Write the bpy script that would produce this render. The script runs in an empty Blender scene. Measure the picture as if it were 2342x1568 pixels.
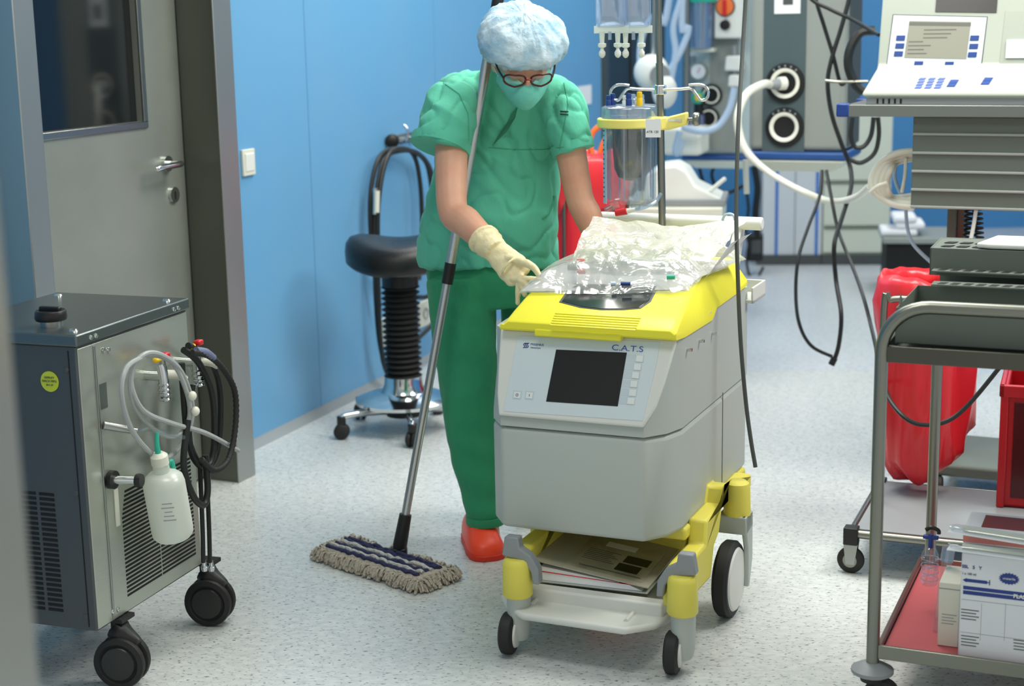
import bpy, bmesh, math, random
from mathutils import Vector, Matrix, noise
R = math.radians
random.seed(7)
sc = bpy.context.scene
COL = sc.collection

# ------------------------------------------------------------------ camera
FPX, IW, IH = 3600.0, 2342, 1568
CAMZ = 1.55
RM = Matrix.Rotation(R(90 - 11.65), 3, 'X') @ Matrix.Rotation(R(-1.1), 3, 'Z')
cd = bpy.data.cameras.new('camera'); cam = bpy.data.objects.new('camera', cd)
COL.objects.link(cam); sc.camera = cam
cam.matrix_world = Matrix.Translation((0, 0, CAMZ)) @ RM.to_4x4()
cd.sensor_width = 36; cd.lens = 36 * FPX / IW
cd.clip_start = 0.05; cd.clip_end = 60
cd.dof.use_dof = True; cd.dof.focus_distance = 4.0; cd.dof.aperture_fstop = 3.2

# ------------------------------------------------------------------ light
sc.view_settings.view_transform = 'Standard'; sc.view_settings.look = 'None'
sc.view_settings.gamma = 1; sc.view_settings.use_curve_mapping = False
sc.view_settings.exposure = 0.3
wd = bpy.data.worlds.new('world'); sc.world = wd; wd.use_nodes = True
wd.node_tree.nodes['Background'].inputs[0].default_value = (0.98, 0.98, 0.94, 1)
wd.node_tree.nodes['Background'].inputs[1].default_value = 0.55
LAMPS = [  # ceiling panels: x, y, size x, size y, watts
    (0.7, 4.75, 1.2, 1.2, 46), (-0.3, 2.9, 1.2, 0.6, 17), (2.5, 4.1, 1.2, 1.2, 66),  # last panel on this line: unseen, put there to brighten the machine's side
    (0.9, 8.3, 1.2, 1.2, 27), (2.9, 7.6, 1.2, 1.2, 20), (3.0, 9.8, 1.2, 1.2, 26), (0.0, 6.5, 0.6, 1.2, 22)]
def area(x, y, sx, sy, w):
    l = bpy.data.lights.new('ceiling_lamp', 'AREA'); l.shape = 'RECTANGLE'; l.size = sx; l.size_y = sy
    l.energy = w; l.color = (1.0, 0.98, 0.92)
    o = bpy.data.objects.new('ceiling_lamp', l); o.location = (x, y, 2.94); COL.objects.link(o)
for a in LAMPS: area(*a)

# ------------------------------------------------------------------ helpers
def ray(x, y): return RM @ Vector(((x - IW / 2) / FPX, -(y - IH / 2) / FPX, -1.0))
CC = Vector((0, 0, CAMZ))
def F(x, y, z=0.0):                 # point where a sight line meets the height z
    d = ray(x, y); return CC + d * ((z - CAMZ) / d.z)
def D(x, y, Y):                     # point of a sight line at the distance Y
    d = ray(x, y); return CC + d * (Y / d.y)
class Fr:                           # a placed frame: origin on the floor, turned phi degrees to the right
    def __init__(s, o, phi):
        s.o = Vector(o); s.phi = phi; s.M = Matrix.Translation(s.o) @ Matrix.Rotation(R(-phi), 4, 'Z'); s.I = s.M.inverted()
    def w(s, x, y, z): return s.M @ Vector((x, y, z))
    def l(s, p): return s.I @ Vector(p)
    def _pl(s, px, py, ax, c):
        a = s.I @ CC; d = (s.I.to_3x3() @ ray(px, py)); t = (c - a[ax]) / d[ax]; return a + d * t
    def onx(s, px, py, c): return s._pl(px, py, 0, c)
    def ony(s, px, py, c): return s._pl(px, py, 1, c)
    def onz(s, px, py, c): return s._pl(px, py, 2, c)
def crom(pts, sub=6, closed=False):
    P = [Vector(p) for p in pts]; n = len(P)
    if n < 3: return P
    out = []
    for i in range(n if closed else n - 1):
        if closed: a, b, c, d = P[i - 1], P[i], P[(i + 1) % n], P[(i + 2) % n]
        else: a, b, c, d = P[max(i - 1, 0)], P[i], P[i + 1], P[min(i + 2, n - 1)]
        for k in range(sub):
            t = k / sub
            out.append(0.5 * (2 * b + (c - a) * t + (2 * a - 5 * b + 4 * c - d) * t * t + (3 * b - a - 3 * c + d) * t ** 3))
    if not closed: out.append(P[-1])
    return out
def lerp(a, b, t): return a + (b - a) * t
class MB:
    def __init__(s): s.v = []; s.f = []; s.mi = []; s.cm = 0
    def add(s, vs, fs):
        k = len(s.v); s.v += [tuple(v) for v in vs]
        for f in fs: s.f.append([i + k for i in f]); s.mi.append(s.cm)
        return s
    def m(s, i): s.cm = i; return s
    def box(s, c, d, rot=None):
        vs = []
        for x in (-.5, .5):
            for y in (-.5, .5):
                for z in (-.5, .5):
                    v = Vector((x * d[0], y * d[1], z * d[2]))
                    if rot: v = rot @ v
                    vs.append(Vector(c) + v)
        return s.add(vs, [(0, 1, 3, 2), (4, 6, 7, 5), (0, 4, 5, 1), (2, 3, 7, 6), (0, 2, 6, 4), (1, 5, 7, 3)])
    def bx(s, x0, x1, y0, y1, z0, z1): return s.box(((x0 + x1) / 2, (y0 + y1) / 2, (z0 + z1) / 2), (abs(x1 - x0), abs(y1 - y0), abs(z1 - z0)))
    def loft(s, rings, cap=True, closed=False):
        n = len(rings[0]); vs = [p for r in rings for p in r]; fs = []
        m = len(rings)
        for i in range(m if closed else m - 1):
            a = i * n; b = ((i + 1) % m) * n
            for j in range(n): fs.append((a + j, a + (j + 1) % n, b + (j + 1) % n, b + j))
        if cap and not closed: fs += [tuple(range(n))[::-1], tuple(range((m - 1) * n, m * n))]
        return s.add(vs, fs)
    def tube(s, pts, r, n=8, sub=6, closed=False, smooth=True, cap=True, flat=1.0):
        np_ = len(pts)
        P = crom(pts, sub, closed) if smooth and np_ > 2 else [Vector(p) for p in pts]
        m = len(P)
        if isinstance(r, (list, tuple)):
            rr = []
            for i in range(m):
                t = i / max(m - 1, 1) * (np_ - 1); k = min(int(t), np_ - 2); rr.append(lerp(r[k], r[k + 1], t - k))
        else: rr = [r] * m
        rings = []; N = None
        for i in range(m):
            if closed: T = (P[(i + 1) % m] - P[i - 1])
            else: T = P[min(i + 1, m - 1)] - P[max(i - 1, 0)]
            T = T.normalized() if T.length > 1e-9 else Vector((0, 0, 1))
            if N is None: N = T.orthogonal().normalized()
            N = (N - T * N.dot(T)); N = N.normalized() if N.length > 1e-6 else T.orthogonal().normalized()
            B = T.cross(N)
            rings.append([P[i] + (N * math.cos(2 * math.pi * k / n) + B * (flat * math.sin(2 * math.pi * k / n))) * rr[i] for k in range(n)])
        return s.loft(rings, cap, closed)
    def cyl(s, a, b, r0, r1=None, n=20): return s.tube([a, b], [r0, r0 if r1 is None else r1], n, smooth=False)
    def lathe(s, prof, o=(0, 0, 0), ax=(0, 0, 1), n=24):
        ax = Vector(ax).normalized(); N = ax.orthogonal().normalized(); B = ax.cross(N); o = Vector(o)
        rings = [[o + ax * z + (N * math.cos(2 * math.pi * k / n) + B * math.sin(2 * math.pi * k / n)) * max(r, 1e-4) for k in range(n)] for r, z in prof]
        return s.loft(rings, closed=prof[0][0] > 1e-3 and prof[-1][0] > 1e-3)
    def prism(s, poly, ext):
        P = [Vector(p) for p in poly]; e = Vector(ext); return s.loft([P, [p + e for p in P]])
    def ell(s, c, r, rot=None, nu=20, nv=12):
        rings = []
        for i in range(nv + 1):
            a = math.pi * i / nv; k = max(math.sin(a), 1e-3); ring = []
            for j in range(nu):
                v = Vector((r[0] * k * math.cos(2 * math.pi * j / nu), r[1] * k * math.sin(2 * math.pi * j / nu), -r[2] * math.cos(a)))
                ring.append(Vector(c) + ((rot @ v) if rot else v))
            rings.append(ring)
        return s.loft(rings)
    def torus(s, c, Rr, r, ax=(0, 0, 1), n=32, k=8):
        ax = Vector(ax).normalized(); N = ax.orthogonal().normalized(); B = ax.cross(N); c = Vector(c)
        return s.tube([c + (N * math.cos(2 * math.pi * i / n) + B * math.sin(2 * math.pi * i / n)) * Rr for i in range(n)], r, k, smooth=False, closed=True)
    def mesh(s, name, mats, ang=40):
        me = bpy.data.meshes.new(name); me.from_pydata(s.v, [], s.f)
        for m in (mats if isinstance(mats, (list, tuple)) else [mats]): me.materials.append(m)
        if s.mi: me.polygons.foreach_set('material_index', s.mi)
        bm = bmesh.new(); bm.from_mesh(me); bmesh.ops.recalc_face_normals(bm, faces=bm.faces[:]); bm.to_mesh(me); bm.free()
        me.polygons.foreach_set('use_smooth', [True] * len(me.polygons)); me.set_sharp_from_angle(angle=R(ang)); me.update()
        return me
    def build(s, name, mats, parent=None, bev=0, ang=40, seg=2, vox=0, smooth=0, disp=None, dec=0):
        o = bpy.data.objects.new(name, s.mesh(name, mats, ang)); COL.objects.link(o)
        if vox:
            md = o.modifiers.new('r', 'REMESH'); md.mode = 'VOXEL'; md.voxel_size = vox; md.use_smooth_shade = True
            if smooth: ms = o.modifiers.new('s', 'SMOOTH'); ms.factor = .5; ms.iterations = smooth
            dg = bpy.context.evaluated_depsgraph_get(); me = bpy.data.meshes.new_from_object(o.evaluated_get(dg))
            o.modifiers.clear(); old = o.data; o.data = me; bpy.data.meshes.remove(old); me.name = name
            me.materials.clear()
            for m in (mats if isinstance(mats, (list, tuple)) else [mats]): me.materials.append(m)
        if disp:
            me = o.data; me.update(); nn = [v.normal.copy() for v in me.vertices]
            for v, n in zip(me.vertices, nn): v.co += n * disp(v.co)
            me.update()
        if bev:
            b = o.modifiers.new('bevel', 'BEVEL'); b.width = bev; b.segments = seg; b.limit_method = 'ANGLE'; b.angle_limit = R(35)
        if parent is not None: o.parent = parent
        return o
def tag(o, label=None, cat=None, group=None, kind=None):
    if label: o['label'] = label
    if cat: o['category'] = cat
    if group: o['group'] = group
    if kind: o['kind'] = kind
    return o
def root(name, fr, label, cat, group=None, kind=None):
    o = bpy.data.objects.new(name, None); COL.objects.link(o); o.empty_display_size = .05
    o.location = fr.o; o.rotation_euler = (0, 0, R(-fr.phi)); bpy.context.view_layer.update()
    return tag(o, label, cat, group, kind)
def text(s, size, m, parent, M, name='lettering', ext=.0004, bold=0, align='LEFT', xs=1):
    cu = bpy.data.curves.new('t', 'FONT'); cu.body = s; cu.size = size; cu.extrude = ext; cu.align_x = align; cu.offset = bold
    t = bpy.data.objects.new('t', cu); COL.objects.link(t)
    me = bpy.data.meshes.new_from_object(t.evaluated_get(bpy.context.evaluated_depsgraph_get()))
    bpy.data.objects.remove(t); me.transform(M @ Matrix.Diagonal((xs, 1, 1, 1))); me.materials.clear(); me.materials.append(m)
    o = bpy.data.objects.new(name, me); COL.objects.link(o)
    if parent is not None: o.parent = parent
    return o
def axes(o, ex, ey):                # matrix whose x runs along ex, y along ey
    ex = Vector(ex).normalized(); ey = Vector(ey); ey = (ey - ex * ey.dot(ex)).normalized(); ez = ex.cross(ey)
    M = Matrix((ex, ey, ez)).transposed().to_4x4(); M.translation = Vector(o); return M
def copy_tree(o, parent=None):
    c = o.copy(); COL.objects.link(c)
    if parent is not None: c.parent = parent
    for ch in list(o.children): copy_tree(ch, c)
    return c

# ------------------------------------------------------------------ materials
def lin(h):
    h = h.lstrip('#'); c = [int(h[i:i + 2], 16) / 255 for i in (0, 2, 4)]
    return tuple(x / 12.92 if x <= .04045 else ((x + .055) / 1.055) ** 2.4 for x in c) + (1,)
class NT:
    def __init__(s, m): s.t = m.node_tree; s.n = s.t.nodes; s.b = s.n['Principled BSDF']
    def new(s, ty, **kw):
        o = s.n.new(ty)
        for k, v in kw.items(): setattr(o, k, v)
        return o
    def ln(s, a, b): s.t.links.new(a, b)
def mat(name, col, rough=.5, metal=0, spec=.5, trans=0, alpha=1, coat=0, bump=0, bscale=40, stretch=(1, 1, 1), vary=0, vcol=None, vscale=6, emit=0, sheen=0, sss=0, ior=1.45):
    m = bpy.data.materials.new(name); m.use_nodes = True; k = NT(m); b = k.b
    b.inputs['Base Color'].default_value = lin(col); b.inputs['Roughness'].default_value = rough; b.inputs['Metallic'].default_value = metal
    b.inputs['Specular IOR Level'].default_value = spec; b.inputs['Transmission Weight'].default_value = trans; b.inputs['Alpha'].default_value = alpha
    b.inputs['Coat Weight'].default_value = coat; b.inputs['IOR'].default_value = ior
    if sheen: b.inputs['Sheen Weight'].default_value = sheen
    if sss: b.inputs['Subsurface Weight'].default_value = sss; b.inputs['Subsurface Scale'].default_value = .01; b.inputs['Subsurface Radius'].default_value = (1, .35, .2)
    if emit: b.inputs['Emission Color'].default_value = lin(col); b.inputs['Emission Strength'].default_value = emit
    if bump or vary:
        tc = k.new('ShaderNodeTexCoord'); mp = k.new('ShaderNodeMapping'); mp.inputs['Scale'].default_value = stretch
        k.ln(tc.outputs['Object'], mp.inputs['Vector'])
    if bump:
        nz = k.new('ShaderNodeTexNoise'); nz.inputs['Scale'].default_value = bscale; nz.inputs['Detail'].default_value = 4
        bp = k.new('ShaderNodeBump'); bp.inputs['Strength'].default_value = bump; bp.inputs['Distance'].default_value = .01
        k.ln(mp.outputs[0], nz.inputs['Vector']); k.ln(nz.outputs['Fac'], bp.inputs['Height']); k.ln(bp.outputs[0], b.inputs['Normal'])
    if vary:
        nz = k.new('ShaderNodeTexNoise'); nz.inputs['Scale'].default_value = vscale; nz.inputs['Detail'].default_value = 5
        rp = k.new('ShaderNodeValToRGB'); rp.color_ramp.elements[0].position = .5 - vary / 2; rp.color_ramp.elements[1].position = .5 + vary / 2
        rp.color_ramp.elements[0].color = lin(col); rp.color_ramp.elements[1].color = lin(vcol)
        k.ln(mp.outputs[0], nz.inputs['Vector']); k.ln(nz.outputs['Fac'], rp.inputs['Fac']); k.ln(rp.outputs[0], b.inputs['Base Color'])
    return m
def film(name, tint, clear=.55, rough=.12, white=.35, bump=.6, bscale=30, stretch=(1, 1, 1)):   # thin clear plastic: part see-through, part glossy, part milky
    m = bpy.data.materials.new(name); m.use_nodes = True; k = NT(m); k.n.remove(k.b); out = k.n['Material Output']
    tr = k.new('ShaderNodeBsdfTransparent'); tr.inputs[0].default_value = lin(tint)
    gl = k.new('ShaderNodeBsdfGlossy'); gl.inputs['Roughness'].default_value = rough
    df = k.new('ShaderNodeBsdfDiffuse'); df.inputs[0].default_value = lin(tint)
    tl = k.new('ShaderNodeBsdfTranslucent'); tl.inputs[0].default_value = lin(tint)
    a = k.new('ShaderNodeMixShader'); a.inputs[0].default_value = .4; k.ln(df.outputs[0], a.inputs[1]); k.ln(tl.outputs[0], a.inputs[2])
    b = k.new('ShaderNodeMixShader'); b.inputs[0].default_value = 1 - white; k.ln(a.outputs[0], b.inputs[1]); k.ln(gl.outputs[0], b.inputs[2])
    c = k.new('ShaderNodeMixShader'); c.inputs[0].default_value = clear; k.ln(b.outputs[0], c.inputs[1]); k.ln(tr.outputs[0], c.inputs[2])
    k.ln(c.outputs[0], out.inputs[0])
    if bump:
        tc = k.new('ShaderNodeTexCoord'); mp = k.new('ShaderNodeMapping'); mp.inputs['Scale'].default_value = stretch; k.ln(tc.outputs['Object'], mp.inputs[0])
        nz = k.new('ShaderNodeTexNoise'); nz.inputs['Scale'].default_value = bscale; nz.inputs['Detail'].default_value = 3; nz.inputs['Distortion'].default_value = 1.2
        bp = k.new('ShaderNodeBump'); bp.inputs['Strength'].default_value = bump; bp.inputs['Distance'].default_value = .02
        k.ln(mp.outputs[0], nz.inputs['Vector']); k.ln(nz.outputs['Fac'], bp.inputs['Height']); k.ln(bp.outputs[0], gl.inputs['Normal']); k.ln(bp.outputs[0], df.inputs['Normal'])
    return m
M = {}
M['white'] = mat('white_plastic', '#e6e8e0', .4)
M['offwhite'] = mat('off_white_plastic', '#dcdccb', .45)
M['paper'] = mat('paper', '#eceef0', .8)
M['black'] = mat('black_plastic', '#1c1c1b', .4)
M['rubber'] = mat('black_rubber', '#232322', .6)
M['cable'] = mat('black_cable', '#1d201e', .45)
M['leather'] = mat('black_leatherette', '#161717', .3, bump=.15, bscale=200)
M['steel'] = mat('brushed_steel', '#a6a8a4', .28, 1, bump=.06, bscale=60, stretch=(1, 1, 30))
M['steelp'] = mat('trolley_steel', '#8b8c82', .33, 1)
M['steelm'] = mat('satin_steel', '#8d918d', .45, 1)
M['chrome'] = mat('chrome', '#d5d8d8', .12, 1)
M['alu'] = mat('aluminium', '#c2c4c3', .33, 1)
M['yellow'] = mat('yellow_plastic', '#ece43a', .4)
M['yellowd'] = mat('yellow_cast', '#e3d75a', .45)
M['paley'] = mat('pale_yellow_plastic', '#f2e67c', .4)
M['hgrey'] = mat('housing_grey', '#b4bbb4', .45)
M['hlight'] = mat('housing_light', '#d9dad2', .45)
M['membrane'] = mat('membrane_panel', '#cfdadc', .35)
M['button'] = mat('membrane_button', '#dfe4e2', .35)
M['screen'] = mat('dark_screen', '#201f1e', .2)
M['navy'] = mat('navy_print', '#2b3f86', .5)
M['blue'] = mat('blue_plastic', '#1e3f86', .35)
M['red'] = mat('red_plastic', '#cf2128', .35)
M['yel'] = mat('yellow_knob', '#f2c81c', .4)
M['teal'] = mat('teal_plastic', '#2fae93', .4)
M['orange'] = mat('orange_tube', '#ef7a3c', .4)
M['grey'] = mat('grey_plastic', '#8d9294', .45)
M['dgrey'] = mat('dark_grey', '#4d5150', .5)
M['hose'] = mat('white_hose', '#ecebdc', .35)
M['ghose'] = mat('grey_hose', '#a5a9a7', .4)
M['bhose'] = mat('pale_blue_tube', '#b7cbe0', .3)
M['clear'] = film('clear_plastic', '#f4f8fa', .86, .08, .25, 0)
M['clearb'] = film('clear_blue_plastic', '#d6e5f4', .62, .1, .5, 0)
M['bottle'] = film('bottle_plastic', '#eef3ea', .12, .3, .9, 0)
M['film'] = film('crinkled_film', '#f6f8ef', .5, .16, .5, .5, 11)
M['filmw'] = film('milky_film', '#f7f6e8', .2, .2, .8, .7, 14)
M['skin'] = mat('skin', '#d9a88c', .5, sss=.15, vary=.5, vcol='#cf967a', vscale=14)
M['glove'] = mat('latex_glove', '#eadcae', .45, bump=.3, bscale=60)
M['clog'] = mat('red_clog', '#ff4d2c', .4)
def scrubs(name, c0, c1):
    return mat(name, c0, .8, spec=.25, bump=.7, bscale=14, stretch=(1.4, 1.4, .6), vary=.6, vcol=c1, vscale=9, sheen=.1)
M['scrub'] = scrubs('green_scrub_cloth', '#58b89a', '#62c2a4')
M['trouser'] = scrubs('green_trouser_cloth', '#309064', '#3a9c70')
M['seam'] = mat('seam_cloth', '#459f7d', .8)
M['cap'] = mat('bouffant_fabric', '#8fb9cf', .7, bump=.9, bscale=30, vary=.35, vcol='#d3e6ee', vscale=20)
M['mask'] = mat('mask_fabric', '#6cc7b4', .7, bump=.3, bscale=60)
M['maskw'] = mat('mask_binding', '#c9e8e0', .7)
M['redbag'] = mat('red_bag_film', '#e22c36', .28, bump=.5, bscale=7, stretch=(1, 1, .35), spec=.6)
M['redbin'] = mat('red_bin', '#b3161f', .3)
M['redmat'] = mat('red_tray_mat', '#b4565a', .4)
M['mopb'] = mat('mop_cotton', '#c4bbaa', .95, bump=1, bscale=140)
M['mopn'] = mat('mop_navy_yarn', '#3c3f63', .95, bump=1, bscale=140)
M['mopw'] = mat('mop_white_yarn', '#d2d0c8', .95, bump=1, bscale=140)
M['unit'] = mat('unit_dark_sheet', '#56595a', .35, .4, bump=.04, bscale=50, stretch=(1, 1, 20))
M['vent'] = mat('vent_dark', '#121312', .7)
M['sticker'] = mat('yellow_green_sticker', '#c5d23c', .6)
M['glassd'] = mat('dark_glass', '#15181a', .06, spec=.8)
M['smoke'] = mat('smoked_window', '#2b2f30', .1, spec=.7, alpha=.85)
M['pend'] = mat('pendant_grey', '#8f958f', .45)
M['pendb'] = mat('pendant_blue_grey', '#4c5b5e', .45)
M['pendd'] = mat('pendant_blue_edge', '#27508c', .4)
M['cabw'] = mat('cabinet_white', '#d4d9dc', .5)
M['cabg'] = mat('cabinet_cream', '#cfd6c8', .5)
M['stripe'] = mat('blue_stripe', '#2f74c8', .5)
M['rack'] = mat('grey_painted_metal', '#677067', .5)
M['lcd'] = mat('lcd_screen', '#8b8b7d', .3)
M['lcdt'] = mat('lcd_text', '#66675f', .5)
M['brush'] = mat('soiled_steel', '#5b5b52', .35, .8)
M['paint'] = mat('blue_wall_panel', '#66a4d0', .38, vary=.5, vcol='#6ea5cc', vscale=2.2)
M['paintb'] = mat('blue_back_wall', '#4a8cc0', .45)
M['coving'] = mat('grey_coving', '#8f979b', .6)
M['ceil'] = mat('ceiling_white', '#e8ebea', .8)
M['doorsteel'] = mat('door_steel', '#adb0a6', .36, .5, bump=.015, bscale=30, stretch=(1, 1, 1.5), vary=.6, vcol='#94988e', vscale=2)
M['jamb'] = mat('jamb_steel', '#6d6f66', .4, .8)
M['jambl'] = mat('jamb_face_steel', '#a9aca9', .35, .8)
def floor_mat():
    m = mat('speckled_vinyl', '#c9ccc8', .3, spec=.45); k = NT(m); b = k.b
    tc = k.new('ShaderNodeTexCoord'); mp = k.new('ShaderNodeMapping'); mp.inputs['Rotation'].default_value = (0, 0, R(35)); mp.inputs['Scale'].default_value = (1, 2.0, 1)
    k.ln(tc.outputs['Object'], mp.inputs[0])
    n1 = k.new('ShaderNodeTexNoise'); n1.inputs['Scale'].default_value = 75; n1.inputs['Detail'].default_value = 2; k.ln(mp.outputs[0], n1.inputs['Vector'])
    r1 = k.new('ShaderNodeValToRGB'); r1.color_ramp.elements[0].position = .60; r1.color_ramp.elements[1].position = .68; k.ln(n1.outputs['Fac'], r1.inputs[0])
    n2 = k.new('ShaderNodeTexNoise'); n2.inputs['Scale'].default_value = 30; n2.inputs['Detail'].default_value = 3; k.ln(mp.outputs[0], n2.inputs['Vector'])
    r2 = k.new('ShaderNodeValToRGB'); r2.color_ramp.elements[0].position = .35; r2.color_ramp.elements[1].position = .65; k.ln(n2.outputs['Fac'], r2.inputs[0])
    r2.color_ramp.elements[0].color = lin('#c3c7c5'); r2.color_ramp.elements[1].color = lin('#d5d8d4')
    mx = k.new('ShaderNodeMix', data_type='RGBA'); k.ln(r1.outputs[0], mx.inputs['Factor']); k.ln(r2.outputs[0], mx.inputs['A']); mx.inputs['B'].default_value = lin('#6f777c')
    sx = k.new('ShaderNodeSeparateXYZ'); k.ln(tc.outputs['Object'], sx.inputs[0])       # floor colour turns slightly bluer beyond a straight line
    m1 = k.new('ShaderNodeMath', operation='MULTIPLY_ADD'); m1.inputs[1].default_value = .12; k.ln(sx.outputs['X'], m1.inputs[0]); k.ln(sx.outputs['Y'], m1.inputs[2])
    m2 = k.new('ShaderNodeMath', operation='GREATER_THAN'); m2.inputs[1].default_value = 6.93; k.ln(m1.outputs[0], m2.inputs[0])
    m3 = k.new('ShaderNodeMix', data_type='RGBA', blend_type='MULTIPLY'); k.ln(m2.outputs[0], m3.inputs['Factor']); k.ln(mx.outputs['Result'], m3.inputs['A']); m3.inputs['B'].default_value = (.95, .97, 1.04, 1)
    k.ln(m3.outputs['Result'], b.inputs['Base Color'])
    return m
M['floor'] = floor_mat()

# ------------------------------------------------------------------ the room
WF = Fr((-1.011, 5.591, 0), 21.62)          # left wall: x out into the room, y along the wall, z up
def struct(o): return tag(o, kind='structure')
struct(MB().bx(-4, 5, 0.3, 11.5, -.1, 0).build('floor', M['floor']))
struct(MB().bx(-4, 5, -1, 11.6, 3.0, 3.1).build('ceiling', M['ceil']))
w = MB()
prev = -4.5
for e in (0.638, 1.852, 3.07, 4.285):
    w.bx(-.1, 0, prev + .002, e - .002, 0, 3.0); prev = e
w.bx(-.12, -.006, -4.5, 4.285, 0, 3.0)
w.bx(-.1, 0, 5.5, 6.6, 0, 3.0)
wl = struct(w.build('wall_left', M['paint'])); wl.matrix_world = WF.M
bs = struct(MB().prism([(0, -.3, 0), (.03, -.3, 0), (.006, -.3, .02), (0, -.3, .03)], (0, 4.58, 0)).build('baseboard_left', M['coving'])); bs.matrix_world = WF.M
struct(MB().bx(-1, 5, 11.3, 11.4, 0, 3.0).build('wall_back', M['paintb']))
struct(MB().bx(4.9, 5, 2.0, 11.3, 0, 3.0).build('wall_right', M['paintb']))

# steel door in the left wall
d1 = root('door_1', Fr(WF.w(.05, -.4, 0), WF.phi), 'brushed steel door with a window and lever handle in the blue left wall', 'door', kind='structure')
DF = Fr(WF.w(.05, -.4, 0), WF.phi)
m = MB()
WY0, WY1, WZ0, WZ1 = -.70, -.145, 1.25, 2.0
m.bx(-.045, 0, -.765, WY0, 0.01, 2.15); m.bx(-.045, 0, WY1, 0.078, 0.01, 2.15); m.bx(-.045, 0, WY0, WY1, 0.01, WZ0); m.bx(-.045, 0, WY0, WY1, WZ1, 2.15)
m.build('leaf', M['doorsteel'], d1)
MB().bx(-.03, -.02, WY0, WY1, WZ0, WZ1).build('window_pane', M['glassd'], d1)
m = MB(); t = .022
m.bx(0, .008, WY0 - t, WY1 + t, WZ0 - t, WZ0); m.bx(0, .008, WY0 - t, WY1 + t, WZ1, WZ1 + t); m.bx(0, .008, WY0 - t, WY0, WZ0, WZ1); m.bx(0, .008, WY1, WY1 + t, WZ0, WZ1)
m.build('window_frame', M['steel'], d1, bev=.002)
h = MB(); h.cyl((0, -.03, 1.105), (.012, -.03, 1.105), .026); h.cyl((.012, -.03, 1.105), (.055, -.03, 1.105), .01)
h.tube([(.055, -.025, 1.105), (.06, -.05, 1.105), (.06, -.15, 1.103), (.055, -.165, 1.102)], .0105, 10)
h.build('lever_handle', M['chrome'], d1)
h = MB(); h.cyl((0, 0, 1.0), (.01, 0, 1.0), .026); h.m(1).bx(.01, .0105, -.004, .004, .985, 1.012); h.build('lock_rosette', [M['chrome'], M['black']], d1)
h = MB(); h.bx(-.15, .14, .082, .182, 0, 2.3); h.build('door_jamb', [M['jamb']], d1, bev=.003)
h = MB(); h.bx(.14, .146, .075, .186, 0, 2.3); h.build('door_jamb', [M['jambl']], d1, bev=.002)
h = MB(); h.bx(-.15, .10, -.86, -.77, 0, 2.3); h.build('door_jamb', [M['jambl']], d1, bev=.003)
h = MB(); h.bx(-.15, .14, -.86, .182, 2.17, 2.3); h.build('door_head', [M['jamb']], d1, bev=.003)
# tall dark steel sliding door farther along the same wall
d2 = root('door_2', Fr(WF.w(0, 4.9, 0), WF.phi), 'dark steel sliding door at the far end of the blue left wall', 'door', kind='structure')
MB().bx(-.08, -.03, -.55, .05, 0.01, 2.3).build('leaf', M['brush'], d2); MB().bx(-.08, -.02, .06, .6, 0.01, 2.3).build('leaf', M['brush'], d2)
MB().bx(-.1, .03, -.61, -.55, 0, 2.4).build('door_jamb', M['jamb'], d2); MB().bx(-.1, .03, .6, .66, 0, 2.4).build('door_jamb', M['jamb'], d2)
MB().bx(-.1, .03, -.61, .66, 2.3, 3.0).build('door_head', M['jamb'], d2)
# jamb of the doorway the photograph looks through
e = D(93, 1560, 1.3)
struct(MB().bx(e.x - .35, e.x, e.y - .12, e.y + .0, 0, 3.0).build('trim_1', M['jambl'], bev=.004))

# ------------------------------------------------------------------ cell salvage machine
MF = Fr((-.032, 3.794, 0), 23)
mc = root('cell_salvage_machine', MF, 'large grey wheeled medical machine with a yellow lid and dark screen', 'medical machine')
plan = lambda z, g=0: [(-.062 - g, .74, z), (-.062 - g, .13, z), (-.045 - g, .06, z), (0, -g, z), (.373, -g, z), (.415, .055, z), (.434 + g, .12, z), (.434 + g, .74, z)]
MB().loft([plan(.295), plan(.555)]).build('lower_housing', M['hgrey'], mc, bev=.012, ang=60, seg=3)
MB().bx(-.03, .40, .06, .72, .552, .562).build('housing_gap', M['black'], mc)
PT = [0, .25, .5, .75, 1]
def pz(t): return .584 + .201 * t
def pv(t): return .085 * t
def pr(t): return .374 + .058 * t ** .55
def pl(t): return -.002 - .026 * t ** .55
rings = [plan(.559), plan(.582)]
for t in PT[1:]:
    a = min(.06 + .045 * t, .105)
    rings.append([(-.062, .74, pz(t)), (-.062, .13, pz(t)), (-.045 + .005 * t, a, pz(t)), (pl(t) + .003, pv(t) + .004, pz(t)), (pr(t) - .003, pv(t) + .004, pz(t)), (.415 + .017 * t, a, pz(t)), (.434, .13, pz(t)), (.434, .74, pz(t))])
rings += [[(-.062, .74, .81), (-.062, .45, .81), (-.06, .44, .808), (-.055, .41, .79), (.43, .41, .79), (.432, .44, .808), (.434, .45, .81), (.434, .74, .81)]]
MB().loft(rings).build('upper_housing', M['hgrey'], mc, bev=.004, ang=50)
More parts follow.
